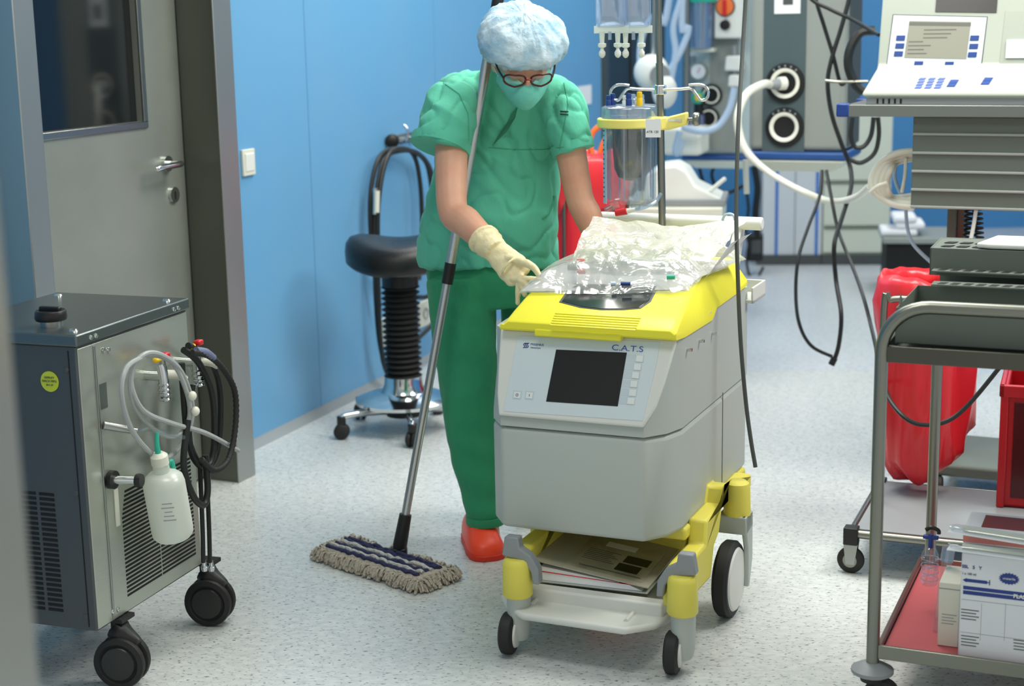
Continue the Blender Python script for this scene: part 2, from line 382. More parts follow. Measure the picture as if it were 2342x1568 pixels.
# inclined control panel
PB = Vector((0, 0, .584)); eU = Vector((1, 0, 0)); eS = Vector((0, .085, .201)).normalized(); eN = eU.cross(eS) * 1
SL = math.hypot(.085, .201)
def pp(u, s, h=0): return PB + eU * u + eS * s + eN * h
def panel_px(px, py, h=.01):
    o = MF.w(*pp(0, 0, h)); n = MF.M.to_3x3() @ eN; d = ray(px, py); q = MF.l(CC + d * ((o - CC).dot(n) / d.dot(n))) - PB
    return q.dot(eU), q.dot(eS)
out = [pp(pr(t), SL * t, 0) for t in PT] + [pp(pl(t), SL * t, 0) for t in PT[::-1]]
MB().prism(out, eN * .010).build('control_panel', M['hlight'], mc, bev=.006, ang=50, seg=3)
def pquad(pxs, h0, h1): return [pp(*panel_px(x, y, h0), h0) for x, y in pxs], eN * (h1 - h0)
mem = MB().prism(*pquad([(1186, 768), (1510, 782), (1502, 830), (1470, 962), (1152, 940)], .010, .0112)).build('membrane_keypad', M['membrane'], mc)
MB().prism(*pquad([(1272, 799), (1434, 806), (1413, 929), (1249, 918)], .0112, .0122)).build('screen', M['screen'], mc, bev=.001)
for i, (x, y) in enumerate([(1463, 820), (1458, 839), (1454, 858), (1450, 878), (1447, 898), (1443, 917)]):
    u, s = panel_px(x, y, .0112)
    b = MB().prism([pp(u - .036, s - .009, .0112), pp(u + .011, s - .009, .0112), pp(u + .011, s + .009, .0112), pp(u - .036, s + .009, .0112)], eN * .0004).build('soft_key', mat('soft_key_field', '#c3cfd4', .4) if i == 0 else bpy.data.materials['soft_key_field'], mc)
    MB().prism([pp(u - .009, s - .008, .0116), pp(u + .009, s - .008, .0116), pp(u + .009, s + .008, .0116), pp(u - .009, s + .008, .0116)], eN * .0015).build('key_cap', M['button'], b, bev=.001)
for i, (x, y) in enumerate([(1183, 903), (1211, 904)]):
    u, s = panel_px(x, y, .0112)
    b = MB().prism([pp(u - .012, s - .011, .0112), pp(u + .012, s - .011, .0112), pp(u + .012, s + .011, .0112), pp(u - .012, s + .011, .0112)], eN * .0004).build('power_key', M['grey'] if 0 else bpy.data.materials['soft_key_field'], mc)
    MB().prism([pp(u - .009, s - .008, .0116), pp(u + .009, s - .008, .0116), pp(u + .009, s + .008, .0116), pp(u - .009, s + .008, .0116)], eN * .0012).build('key_cap', M['button'], b, bev=.001)
    g = MB()
    if i == 0: g.torus(pp(u, s, .013), .003, .0006, eN, 16, 5)
    else: g.box(pp(u, s, .013), (.001, .006, .001), axes((0, 0, 0), eU, eS).to_3x3())
    g.build('key_symbol', M['black'], b)
u, s = panel_px(1398, 800, .0113); text('C.A.T.S', .020, mat('logo_blue', '#3a53a8', .5), mem, axes(pp(u, s, .0114), eU, eS), xs=1.32)
u, s = panel_px(1213, 789, .0113); text('FRESENIUS', .0075, M['navy'], mem, axes(pp(u, s, .0114), eU, eS))
u, s = panel_px(1213, 796, .0113); text('HemoCare', .006, M['navy'], mem, axes(pp(u, s, .0114), eU, eS))
g = MB()
for k in range(3):
    u, s = panel_px(1199 + 4 * k, 790, .0113)
    g.tube([pp(u + .003, s + .007, .0116), pp(u - .002, s + .003, .0116), pp(u + .002, s - .002, .0116), pp(u - .002, s - .006, .0116)], .0011, 5)
g.build('maker_mark', M['navy'], mem)
# lid
def lring(v, zb, zt, ul, ur, r=.012, eb=0):
    return [(ul - .012 + eb, v, zb), (ul - .008 + eb, v, zb + .012), (ul, v, zt - r * .7), (ul + r, v, zt), (ur - r, v, zt), (ur, v, zt - r * .7), (.437 - eb, v, zb + .012), (.438 - eb, v, zb)]
LID = [(.050, .795, .812, -.008, .434), (.056, .790, .8172, -.008, .436), (.13, .784, .8345, -.012, .427), (.33, .782, .882, -.018, .404), (.372, .782, .889, -.012, .40), (.413, .806, .890, -.012, .40), (.6, .81, .892, -.012, .40), (.715, .814, .893, -.012, .40), (.722, .82, .885, 0, .39)]
lid = MB().loft([lring(*a) for a in LID]).build('lid', M['yellow'], mc, bev=.004, ang=35)
l2 = MB(); l2.bx(.075, .30, .044, .07, .781, .80); l2.build('lid_grip', M['yellow'], lid, bev=.004)
MB().bx(-.015, .42, .075, .42, .772, .792).build('lid_gap', M['black'], mc)
SO = Vector((0, .13, .8345)); eS2 = Vector((0, .2, .0475)).normalized(); eN2 = eU.cross(eS2)
def lp(u, s, h=0): return SO + eU * u + eS2 * s + eN2 * h
def lid_px(px, py, h=0.0):
    o = MF.w(*lp(0, 0, h)); n = MF.M.to_3x3() @ eN2; d = ray(px, py); q = MF.l(CC + d * ((o - CC).dot(n) / d.dot(n))) - SO
    return q.dot(eU), q.dot(eS2)
wpx = [(1313, 650), (1502, 655), (1484, 690), (1462, 705), (1425, 708), (1375, 708), (1330, 703), (1284, 691)]
W1 = [lid_px(*q) for q in wpx]
MB().prism([lp(a, b, -.004) for a, b in W1], eN2 * .007).build('lid_window', M['smoke'], lid, bev=.002)
cu_ = sum(a for a, b in W1) / 8; cv_ = sum(b for a, b in W1) / 8
MB().prism([lp(cu_ + (a - cu_) * 1.05, cv_ + (b - cv_) * 1.06, -.004) for a, b in W1], eN2 * .0055).build('window_frame', M['dgrey'], lid, bev=.001)
g = MB()
for k in range(6):
    y = 717 + 5.4 * k
    a, b = lid_px(1270 - 2.4 * k, y); c, d = lid_px(1468 - 2.4 * k, y + 9)
    g.prism([lp(a, b - .0028, .0), lp(c, b - .0028, .0), lp(c, b + .0028, .0), lp(a, b + .0028, .0)], eN2 * .0028)
g.build('lid_rib', M['yellow'], lid, bev=.001)
# side: cover seam, latch pins, rear tray
g = MB(); g.bx(.434, .4352, .485, .488, .3, .565); g.build('side_seam', M['dgrey'], mc)
for x, y in ((1573, 799), (1601, 779), (1630, 762)):
    q = MF.onx(x, y, .436); MB().cyl((.43, q.y, q.z), (.447, q.y + .0, q.z), .0045, n=12).build('latch_pin', M['chrome'], mc)
g = MB(); g.bx(.39, .455, .72, .86, .765, .775); g.bx(.449, .455, .72, .86, .765, .81); g.bx(.39, .455, .855, .861, .765, .81); g.build('side_tray', M['hlight'], mc, bev=.002)
# push bar and its brackets
g = MB(); g.cyl((-.03, .83, .975), (.452, .83, .973), .0185); g.build('push_bar', M['white'], mc, bev=.004)
for x in (.03, .37): MB().prism([(x, .72, .84), (x, .84, .985), (x, .86, .96), (x, .76, .78)], (.025, 0, 0)).build('bar_bracket', M['hlight'], mc, bev=.003)
# undercarriage
ch = MB()
side = [(-.04, .155), (-.045, .245), (.03, .25), (.165, .25), (.175, .31), (.62, .31), (.62, .27), (.44, .26), (.40, .345), (.34, .35), (.29, .24), (.245, .22), (.215, .145), (.06, .15)]
for x0, dx in ((.432, .05), (.075, -.05)): ch.prism([(x0, v, z) for v, z in side], (dx, 0, 0))
ch.bx(-.06, .44, .13, .72, .265, .298); ch.bx(-.06, .44, .32, .36, .14, .29)
chs = ch.build('undercarriage', M['yellowd'], mc, bev=.008, ang=40)
for u, v in ((.07, -.078), (.487, -.055)):
    g = MB().lathe([(.0, .248), (.026, .248), (.033, .243), (.036, .232), (.038, .155), (.034, .15), (0, .15)], (u, v, 0), n=28)
    c = g.build('corner_post', M['yellowd'], mc)
    g = MB(); ring = []
    for z, r, in ((.152, .035), (.12, .0345), (.085, .034), (.05, .031), (.035, .026)): ring.append([(u + r * .85 * math.cos(a * math.pi / 10), v + .008 + r * (1 if z > .09 else 1.05) * math.sin(a * math.pi / 10), z) for a in range(20)])
    g.loft(ring); k = g.build('caster_cover', M['hgrey'], mc, bev=.002)
    wx = u - .012
    MB().lathe([(0, -.017), (.045, -.017), (.052, -.012), (.053, 0), (.052, .012), (.045, .017), (0, .017)], (wx - .008, v - .012, .053), (1, .12, 0), 32).build('tyre', M['rubber'], k)
    MB().lathe([(0, 0), (.036, 0), (.034, .005), (0, .008)], (wx + .0095, v - .009, .053), (1, .12, 0), 28).build('wheel_disc', M['hlight'], k)
for u, sg in ((.493, 1), (.03, -1)):
    k = MB().lathe([(0, -.02), (.094, -.02), (.101, -.012), (.101, .012), (.094, .02), (0, .02)], (u, .344, .101), (1, 0, 0), 40).build('rear_wheel', M['rubber'], mc)
    MB().lathe([(0, 0), (.085, 0), (.08, .006), (.02, .012), (0, .013)], (u + .019, .344, .101), (1, 0, 0), 36).build('wheel_disc', M['hlight'], k)
    MB().lathe([(0, 0), (.085, 0), (.08, .006), (.02, .012), (0, .013)], (u - .019, .344, .101), (-1, 0, 0), 36).build('wheel_disc', M['hlight'], k)
    g = MB().lathe([(0, .352), (.022, .352), (.031, .345), (.034, .33), (.036, .26), (0, .26)], (u + .005, .405, 0), n=28); g.build('rear_post', M['yellowd'], mc)
    g = MB(); g.prism([(u + .024, .37, .262), (u + .024, .445, .262), (u + .024, .448, .13), (u + .024, .42, .06), (u + .024, .405, .06), (u + .024, .40, .17), (u + .024, .38, .215)], (.014, 0, 0)); g.prism([(u - .04, .37, .262), (u - .04, .445, .262), (u - .04, .448, .22), (u - .04, .38, .21)], (.078, 0, 0)); g.build('wheel_fork', M['hgrey'], mc, bev=.004)
# grey bumper hooks over the front posts
for u, v, sg in ((.07, -.078, -1), (.487, -.055, 1)):
    g = MB(); c = Vector((u, v, .248)); d = Vector((-sg, .25, 0)).normalized(); t_ = Vector((0, .03, 0))
    pth = [(.028, .055), (.036, .005), (.012, .0), (-.002, .0), (-.028, -.012), (-.04, -.03), (-.045, -.06), (-.062, -.06), (-.06, -.02), (-.04, .012), (-.012, .028), (-.008, .055)]
    g.prism([c + Vector((sg * a, -.012, b)) for a, b in pth], (0, .03, 0)); g.build('bumper_hook', M['grey'], mc, bev=.004, ang=40)
tr = MB(); z0 = .105
tr.prism([(.10, -.125, z0), (.365, -.13, z0), (.425, -.075, z0), (.445, -.02, z0), (.445, .33, z0), (.0, .33, z0), (.0, -.02, z0), (.045, -.085, z0)], (0, 0, .018))
trb = tr.build('footwell_tray', M['hlight'], mc, bev=.007, seg=3)
for x, y in ((.10, -.06), (.355, -.085)): MB().tube([(x, y, .124), (x, .015, .124)], .006, 8).build('tray_ridge', M['hlight'], trb)
MB().bx(.02, .43, -.03, .01, .11, .155).build('tray_back', M['hlight'], mc, bev=.006)

# ring binder lying in the footwell
bp = MF.w(.075, .01, .157)
BF = Fr(bp, 21); bd = root('ring_binder', BF, 'grey ring binder with loose papers lying under the grey machine', 'binder')
MB().bx(0, .30, 0, .32, 0, .003).build('cover', M['hgrey'], bd)
g = MB(); g.bx(0, .003, 0, .32, 0, .056); g.build('spine', M['hgrey'], bd)
g = MB(); g.prism([(0, 0, .055), (.302, 0, .014), (.302, 0, .017), (0, 0, .058)], (0, .32, 0)); g.build('cover', mat('binder_photo_cover', '#a9a593', .4), bd)
g = MB(); g.prism([(.02, .006, .004), (.285, .006, .004), (.25, .006, .017), (.02, .006, .04)], (0, .28, 0)); g.build('paper_stack', M['paper'], bd)
g = MB(); g.prism([(.02, .004, .026), (.26, .004, .017), (.26, .004, .018), (.02, .004, .028)], (0, .28, 0)); g.build('divider_sheet', M['red'], bd)
def bc(u, v, h=.0005): return Vector((u, v, .058 - .041 * u / .302 + h))
def bq(u0, u1, v0, v1, h=.0004): return [bc(u0, v0, h), bc(u1, v0, h), bc(u1, v1, h), bc(u0, v1, h)]
lab = MB().prism(bq(.08, .28, .02, .26), (0, 0, .0006)).build('cover_sheet', mat('cover_sheet', '#b9b49b', .35, vary=.4, vcol='#8d8a70', vscale=14), bd)
g = MB()
for k in range(7): g.prism(bq(.10, .185 - .01 * (k % 3), .09 + .012 * k, .093 + .012 * k, .0012), (0, 0, .0003))
g.prism(bq(.11, .27, .04, .044, .0012), (0, 0, .0003)); g.build('printed_line', M['dgrey'], lab)
g = MB(); g.prism(bq(.195, .255, .06, .11, .0012), (0, 0, .0003)); g.prism(bq(.20, .265, .12, .17, .0012), (0, 0, .0003)); g.build('printed_picture', M['black'], lab)
g = MB(); g.prism(bq(.13, .21, .2, .235, .0012), (0, 0, .0003)); g.build('printed_picture', M['paper'], lab)

# ------------------------------------------------------------------ drip stand, reservoir and bags behind the lid
pb = D(1517, 508, 4.44); ptop = pb.copy(); ptop.z = 2.1
IF = Fr((pb.x, pb.y, 0), 20); iv = root('drip_stand', IF, 'steel drip pole with twin hooks rising behind the machine lid', 'drip stand')
lean = -.018
def ipz(z): return Vector((lean * (z - .8), 0, z))
MB().cyl(ipz(.84), ipz(1.42), .0105).build('pole', M['steelp'], iv)
MB().cyl(ipz(1.4), ipz(2.1), .0085).build('pole', M['steelp'], iv)
hz = IF.ony(1512, 205, 0).z; hc = ipz(hz)
MB().cyl(hc - Vector((0, 0, .013)), hc + Vector((0, 0, .013)), .018).build('hook_collar', M['chrome'], iv, bev=.002)
for sg in (-1, 1):
    pts = [hc + Vector((sg * a, -.01, b)) for a, b in ((.01, .0), (.06, .002), (.09, .003), (.105, -.012), (.118, -.028), (.135, -.024), (.14, -.004), (.125, .012), (.10, .014), (.085, .012))]
    MB().tube(pts, .0042, 10).build('hook', M['chrome'], iv)
th = ipz(1.86)
for sg in (-1, 1):
    for yy in (-.06, .06): MB().tube([th, th + Vector((sg * .07, yy, .0)), th + Vector((sg * .13, yy, .01)), th + Vector((sg * .135, yy, .03))], .004, 8).build('hook', M['chrome'], iv)
MB().cyl((0, 0, .835), (0, 0, .86), .02).build('pole_socket', M['dgrey'], iv)

cz = IF.ony(1440, 280, 0).z
cx = IF.ony(1442, 350, 0).x
rt = IF.w(cx, .0, 0); zt = IF.ony(1440, 245, 0).z; zb = IF.ony(1440, 462, 0).z
RF = Fr((rt.x, rt.y, zb), 20); rs = root('blood_reservoir', RF, 'clear cylindrical blood reservoir with dark filter held in a yellow clamp', 'reservoir')
Hh = zt - zb
MB().lathe([(.0, 0), (.066, 0), (.072, .008), (.076, Hh - .02), (.0755, Hh - .02), (.071, .011), (.0, .006)], n=40).build('vessel', M['clear'], rs)
MB().lathe([(0, Hh - .028), (.082, Hh - .028), (.082, Hh), (.07, Hh + .006), (0, Hh + .008)], n=40).build('vessel_cap', M['clearb'], rs, bev=.002)
MB().lathe([(.052, Hh - .03), (.050, Hh * .55), (.046, Hh * .36), (.035, Hh * .27), (0.015, Hh * .235), (0, Hh * .23)], n=32).build('filter', mat('filter_felt', '#3c3b36', .5), rs)
for a in range(0, 360, 45):
    MB().cyl((.066 * math.cos(R(a)), .066 * math.sin(R(a)), .01), (.066 * math.cos(R(a)), .066 * math.sin(R(a)), Hh - .03), .0026, n=8).build('support_rod', M['clearb'], rs)
g = MB(); g.tube([(0, 0, .09 * 1), (0, 0, .012)], .006, 8); g.build('drain_stem', M['clear'], rs)
sc_ = MB(); arc = [(.0775 * math.cos(R(a)), .0775 * math.sin(R(a))) for a in (205, 212, 219, 226)]
for q in range(3):
    (x0, y0), (x1, y1) = arc[q], arc[q + 1]
    sc_.prism([(x0, y0, .0), (x1, y1, .0), (x1, y1, Hh - .03), (x0, y0, Hh - .03)], (-.0008, -.0008, 0))
sl = sc_.build('volume_scale', mat('scale_strip', '#a8d4ee', .4), rs)
g = MB()
for k in range(16):
    zz = .02 + (Hh - .07) * k / 15; x0 = .0795 * math.cos(R(214)); y0 = .0795 * math.sin(R(214)); g.box((x0, y0, zz), (.005 if k % 2 else .009, .001, .0035), Matrix.Rotation(R(214 + 90), 3, 'Z'))
g.build('scale_mark', M['blue'], sl)
for ang, rr, col, hh, lr in ((205, .062, 'blue', .03, .008), (190, .05, 'blue', .034, .009), (262, .03, 'white', .03, .011), (278, .035, 'blue', .036, .009), (320, .045, 'yel', .04, .009), (340, .03, 'white', .025, .012), (60, .04, 'clearb', .03, .012), (100, .05, 'clearb', .03, .012)):
    x, y = rr * math.cos(R(ang)), rr * math.sin(R(ang))
    MB().lathe([(0, 0), (lr, 0), (lr, hh * .5), (lr * .8, hh * .6), (lr * .95, hh * .7), (lr * .8, hh), (0, hh * 1.02)], (x, y, Hh + .004), n=14).build('port_cap', M[col], rs)
g = MB().cyl((-.03, -.03, -.002), (-.06, -.05, -.02), .011); g.build('outlet', M['clear'], rs)
g = MB().cyl((.02, -.02, -.004), (.02, -.02, -.018), .018, .012); g.build('outlet', M['clearb'], rs)
# yellow clamp on the pole
cf = IF.w(*ipz(cz)); CF = Fr((cf.x, cf.y, cf.z), 20); cl = root('pole_clamp', CF, 'yellow plastic clamp gripping the steel drip pole', 'clamp')
g = MB(); ox = cx - ipz(cz).x
ringo = [(ox + .094 * math.cos(R(a)), .094 * math.sin(R(a)), 0) for a in range(180, 361, 12)]
ringi = [(ox + .0795 * math.cos(R(a)), .0795 * math.sin(R(a)), 0) for a in range(180, 361, 12)]
g.prism([(p[0], p[1], -.012) for p in ringo] + [(p[0], p[1], -.012) for p in ringi[::-1]], (0, 0, .026))
g.build('ring_arm', M['paley'], cl, bev=.004)
g = MB(); g.prism([(-.03, -.04, -.018), (.012, -.045, -.018), (.025, -.02, -.018), (.078, -.014, -.006), (.078, .014, -.006), (.02, .02, -.018), (-.02, .03, -.018)], (0, 0, .036)); g.build('clamp_body', M['paley'], cl, bev=.005)
g = MB(); g.cyl((.07, 0, .01), (.10, 0, .01), .0045); g.lathe([(0, 0), (.017, 0), (.019, .003), (.019, .013), (.016, .017), (0, .017)], (.095, 0, .01), (1, 0, 0), 18); g.build('clamp_screw', M['steelp'], cl)
g = MB(); g.box((.045, -.018, .008), (.04, .006, .006)); g.build('slot_pin', M['chrome'], cl)
# tag on the reservoir
tq = IF.ony(1493, 314, -.10); tf = Fr(IF.M @ tq, 12); tg = root('paper_tag', tf, 'small white tag hanging below the yellow clamp', 'tag')
MB().bx(-.02, .022, -.001, 0, 0, .05).build('tag_card', M['paper'], tg); text('ATR 120', .009, M['black'], tg, axes((-.017, -.0014, .012), (1, 0, 0), (0, 0, 1)))
# red-capped connector and purple bag below
cp = D(1425, 485, 4.35); cn = root('tube_connector', Fr(cp, 20), 'red capped tube connector lying under the clear reservoir', 'connector')
MB().cyl((-.022, 0, -.003), (.012, 0, .003), .0095, n=14).build('cap', M['red'], cn, bev=.002)
MB().cyl((.012, 0, .003), (.035, 0, .008), .008, .006, n=12).build('connector_body', M['offwhite'], cn)
MB().tube([(.03, 0, .007), (.06, 0, .014), (.09, .01, .03), (.1, .03, .05)], .005, 8).build('tube', M['clearb'], cn)

# infusion bags hanging from the top hooks
def ivbag(px, lab):
    p = D(px, 62, 4.38); f = Fr(p, 16); b = root('infusion_bag', f, lab, 'infusion bag', 'infusion bags on the drip stand')
    w_, g = .045, MB(); rr = []
    for z, wx, th_ in ((0, .85, .004), (.006, .95, .008), (.03, .99, .013), (.08, 1, .018), (.15, 1, .02), (.22, .98, .015), (.255, .9, .006), (.27, .85, .003)):
        rr.append([(w_ * wx * math.copysign(abs(math.cos(a)) ** .6, math.cos(a)), th_ * math.sin(a), z) for a in [2 * math.pi * k / 20 for k in range(20)]])
    g.loft(rr); g.build('pouch', M['clearb'], b)
    MB().bx(-.048, .048, -.002, .002, -.016, .004).build('weld_edge', M['bottle'], b)
    for x in (-.026, .018):
        k = MB().lathe([(0, 0), (.008, 0), (.0065, .024), (.006, .03), (.0115, .032), (.0115, .04), (.006, .043), (0, .043)], (x, 0, -.012), (0, 0, -1), 14).build('port', M['bottle'], b)
        MB().lathe([(0, 0), (.004, 0), (.005, .008), (.009, .014), (.009, .022), (.005, .028), (0, .03)], (x, 0, -.053), (0, 0, -1), 14).build('twist_tab', M['white'], k)
    MB().cyl((-.004, 0, -.012), (-.004, 0, -.034), .005).build('port', M['clearb'], b)
    MB().tube([(0, 0, .26), (-.006, .0, .29), (0, 0, .31), (.006, 0, .29), (0, 0, .265)], .002, 6).build('hang_loop', M['white'], b)
    return b
ivbag(1398, 'left one of the two clear infusion bags, nearer the blue wall')
ivbag(1452, 'right one of the two clear infusion bags, nearer the steel pole')

# ------------------------------------------------------------------ the person at work
pf = Fr((-.02, 4.52, 0), 12)
ps = root('person', pf, 'person in green scrubs, blue cap, mask and gloves bending over the machine', 'person')
def pw(x, y, Y): return pf.l(D(x, y, Y))
def ring(c, rx, ry, tilt=0, n=24, yaw=0, p=1.0):
    out = []
    for k in range(n):
        a = 2 * math.pi * k / n; ca, sa = math.cos(a), math.sin(a)
        x = rx * math.copysign(abs(ca) ** p, ca); y = ry * math.copysign(abs(sa) ** p, sa)
        v = Vector((x * math.cos(yaw) - y * math.sin(yaw), x * math.sin(yaw) + y * math.cos(yaw), -y * math.sin(tilt)))
        out.append(Vector(c) + v)
    return out
# head frame: she looks down towards her right hand
hC = pw(1196, 136, 4.35)
fw = (pf.I.to_3x3() @ Vector((.10, -.80, -.60))).normalized(); upv = Vector((0, 0, 1)); upv = (upv - fw * upv.dot(fw)).normalized(); rt_ = fw.cross(upv)
HR = Matrix((rt_, fw, upv)).transposed()
def hd(x, y, z): return hC + HR @ Vector((x, y, z))
# joints: the person's own right arm (left in the photo) and left arm
SH1, EL1, WR1 = pw(1030, 250, 4.46), pw(1035, 478, 4.30), pw(1126, 566, 4.17)
SH2, EL2, WR2 = pw(1285, 235, 4.50), pw(1325, 450, 4.46), pw(1380, 575, 4.42)
HIP1, KN1, AN1 = pw(1060, 640, 4.60), pw(1068, 900, 4.55), pw(1112, 1195, 4.50)
HIP2, KN2, AN2 = pw(1205, 640, 4.66), pw(1212, 900, 4.72), pw(1225, 1150, 4.78)
bod = MB()
bod.ell(hC, (.074, .092, .108), HR); bod.ell(hd(0, .045, -.055), (.052, .05, .06), HR)                 # skull and jaw
bod.ell(hd(0, .098, -.012), (.012, .018, .026), HR); bod.ell(hd(0, .086, -.052), (.024, .012, .01), HR) # nose, mouth
for sx in (-1, 1): bod.ell(hd(sx * .032, .082, .012), (.017, .012, .012), HR); bod.ell(hd(sx * .076, -.005, -.012), (.01, .02, .032), HR)
NB = pw(1178, 200, 4.50)
bod.tube([hd(0, -.03, -.04), NB + Vector((0, .0, .03)), pw(1165, 250, 4.60)], [.05, .05, .055], 16)
CH = pw(1150, 330, 4.63); WA = pw(1120, 480, 4.62); PE = pw(1120, 600, 4.64)
bod.loft([ring(pw(1165, 225, 4.58), .10, .05), ring(pw(1160, 270, 4.61), .15, .07), ring(CH, .15, .09), ring(WA, .14, .10), ring(PE, .15, .11), ring(pw(1125, 680, 4.64), .14, .1)])
bod.tube([pw(1090, 260, 4.62), SH1 + Vector((0, .015, -.02)), lerp(SH1, EL1, .45), EL1, lerp(EL1, WR1, .35), WR1], [.025, .042, .046, .042, .043, .031], 16)
bod.tube([pw(1230, 270, 4.64), SH2 + Vector((0, .02, -.02)), lerp(SH2, EL2, .45), EL2, lerp(EL2, WR2, .35), WR2], [.02, .033, .045, .04, .041, .03], 16)
bod.tube([HIP1, KN1, AN1, AN1 - Vector((0, 0, .06))], [.08, .055, .038, .036], 14); bod.tube([HIP2, KN2, AN2, AN2 - Vector((0, 0, .06))], [.08, .055, .038, .036], 14)
def hand(mb, wr, kn, tips, rad, thumb, fat=1.0):
    d = (kn - wr); L = d.length; d.normalize(); cam_ = (pf.l(CC) - kn).normalized(); side_ = d.cross(cam_).normalized(); nrm = side_.cross(d).normalized()
    rings = []
    for t, w_, h_ in ((-.25, .030, .026), (0, .030, .024), (.35, .037, .022), (.7, .043, .020), (1.0, .042, .016), (1.1, .034, .01)):
        c = wr + d * (L * t); rings.append([c + side_ * (fat * w_ * math.cos(a)) + nrm * (fat * h_ * math.sin(a)) for a in [2 * math.pi * k / 16 for k in range(16)]])
    mb.loft(rings)
    for i, tp in enumerate(tips):
        o = kn + side_ * ((i - 1.5) * .0205) - d * .012
        a = o + nrm * .002; b = lerp(o, tp, .45) + nrm * .014; c = lerp(o, tp, .78) + nrm * .009
        mb.tube([a, b, c, tp], [rad * 1.05, rad, rad * .92, rad * .72], 10, sub=4)
        mb.ell(tp, (rad * .78,) * 3, nu=10, nv=6)
    a, b, c = thumb; mb.tube([a, b, c], [rad * 1.5, rad * 1.2, rad * .85], 10); mb.ell(c, (rad * .85,) * 3, nu=10, nv=6)
K1 = pw(1188, 628, 4.105)
tips1 = [pw(1184, 690, 4.085), pw(1200, 672, 4.075), pw(1214, 662, 4.07), pw(1232, 640, 4.075)]
th1 = (lerp(WR1, K1, .35) + Vector((.02, -.015, 0)), pw(1213, 606, 4.07), pw(1232, 628, 4.055))
K2 = pw(1412, 610, 4.36)
tips2 = [pw(1425, 640, 4.30), pw(1440, 635, 4.29), pw(1455, 628, 4.29), pw(1462, 618, 4.30)]
th2 = (lerp(WR2, K2, .4), pw(1400, 640, 4.30), pw(1412, 655, 4.27))
hand(bod, WR1, K1, tips1, .0062, th1, .82); hand(bod, WR2, K2, tips2, .0062, th2, .82)
bod.build('body', M['skin'], ps, vox=.0042, smooth=4)
# gloves follow the hands
for wr, kn, tips, th_, el in ((WR1, K1, tips1, th1, EL1), (WR2, K2, tips2, th2, EL2)):
    g = MB(); hand(g, wr, kn, [t + (t - kn).normalized() * .002 for t in tips], .0090, th_)
    d = (el - wr).normalized()
    g.tube([wr - d * .02, wr, wr + d * .03, wr + d * .045], [.034, .0365, .039, .041], 18)
    for q, r_ in ((.040, .043), (.018, .0395)): g.torus(wr + d * q, r_ - .003, .006, d + Vector((.1, .1, 0)), 20, 8)
    g.torus(lerp(wr, kn, .75), .036, .004, (kn - wr), 20, 8)
    gl = g.build('glove', M['glove'], ps, vox=.003, smooth=2, disp=lambda p: .0016 * noise.noise(p * 55))
# tunic
def crease(p, f, amp, k=6): return amp * (1 - abs(noise.noise(Vector((p.x * f[0] + p.z * f[3], p.y * f[1], p.z * f[2] + p.x * f[4]))))) ** k
def wr_n(p): return crease(p, (8, 8, 3.5, 4, 2), -.012, 9) + crease(p, (13, 13, 9, -7, 5), -.008, 10) + .010 * noise.noise(Vector((p.x * 7, p.y * 7, p.z * 3.0))) + .006 * noise.noise(Vector((p.x * 16 + p.z * 9, p.y * 16, p.z * 9 - p.x * 6))) + .004 * (1 - abs(noise.noise(Vector((p.x * 9 + p.z * 12, p.y * 9, p.z * 5)))) * 3)
tu = MB()
T = [(1118, 612, 4.63, .215, .15), (1118, 560, 4.63, .213, .15), (1118, 500, 4.62, .205, .145), (1128, 430, 4.63, .196, .135), (1134, 370, 4.625, .19, .125), (1146, 310, 4.62, .195, .118), (1155, 255, 4.595, .19, .108), (1160, 205, 4.57, .165, .09), (1165, 172, 4.55, .125, .078), (1170, 150, 4.53, .085, .066)]
tu.loft([ring(pw(x, y, Y), a, b, .12, 28, 0, .9) for x, y, Y, a, b in T])
tu.tube([pw(1080, 215, 4.63), pw(1040, 235, 4.50), pw(1022, 280, 4.43), pw(1006, 338, 4.40)], [.075, .085, .082, .082], 20)
tu.tube([pw(1235, 215, 4.57), pw(1275, 240, 4.53), pw(1296, 290, 4.49), pw(1312, 345, 4.475)], [.07, .075, .07, .06], 20)
tun = tu.build('tunic', M['scrub'], ps, vox=.006, smooth=6, disp=wr_n)
# collar flap, yoke seam, pocket, hems: cloth parts lying on the tunic
def on_surf(o, pts_px, off=.003):
    dg = bpy.context.evaluated_depsgraph_get(); out = []
    from mathutils.bvhtree import BVHTree
    me = o.data; bv = BVHTree.FromPolygons([v.co for v in me.vertices], [list(p.vertices) for p in me.polygons])
    c = pf.l(CC)
    for x, y in pts_px:
        d = (pf.I.to_3x3() @ ray(x, y)).normalized(); h = bv.ray_cast(c, d)
        if h[0] is not None: out.append(h[0] - d * off)
    return out
def dens(px, n=8):
    out = []
    for i in range(len(px) - 1):
        for k in range(n): out.append((lerp(px[i][0], px[i + 1][0], k / n), lerp(px[i][1], px[i + 1][1], k / n)))
    return out + [px[-1]]
def seam(name, px, r, m, off=.0):
    q = on_surf(tun, dens(px), off)
    if len(q) > 2: MB().tube(q, r, 6, smooth=False).build(name, m, tun)
seam('yoke_seam', [(1118, 337), (1180, 342), (1240, 342), (1290, 336)], .0016, M['seam'])
seam('sleeve_seam', [(1015, 190), (1050, 215), (1070, 260), (1072, 320)], .002, M['seam'])
seam('sleeve_seam', [(1290, 190), (1300, 240), (1290, 290), (1280, 340)], .002, M['seam'])
seam('front_edge', [(1184, 247), (1178, 270), (1160, 300), (1128, 332)], .003, M['scrub'])
seam('pocket_edge', [(1240, 500), (1252, 490), (1262, 470), (1268, 448)], .004, M['seam'])
def flap(name, px, m, off=.004, th_=.003):
    q = on_surf(tun, px, off)
    c = sum(q, Vector()) / len(q); n = (pf.l(CC) - c).normalized() * th_
    MB().prism(q, n).build(name, m, tun)
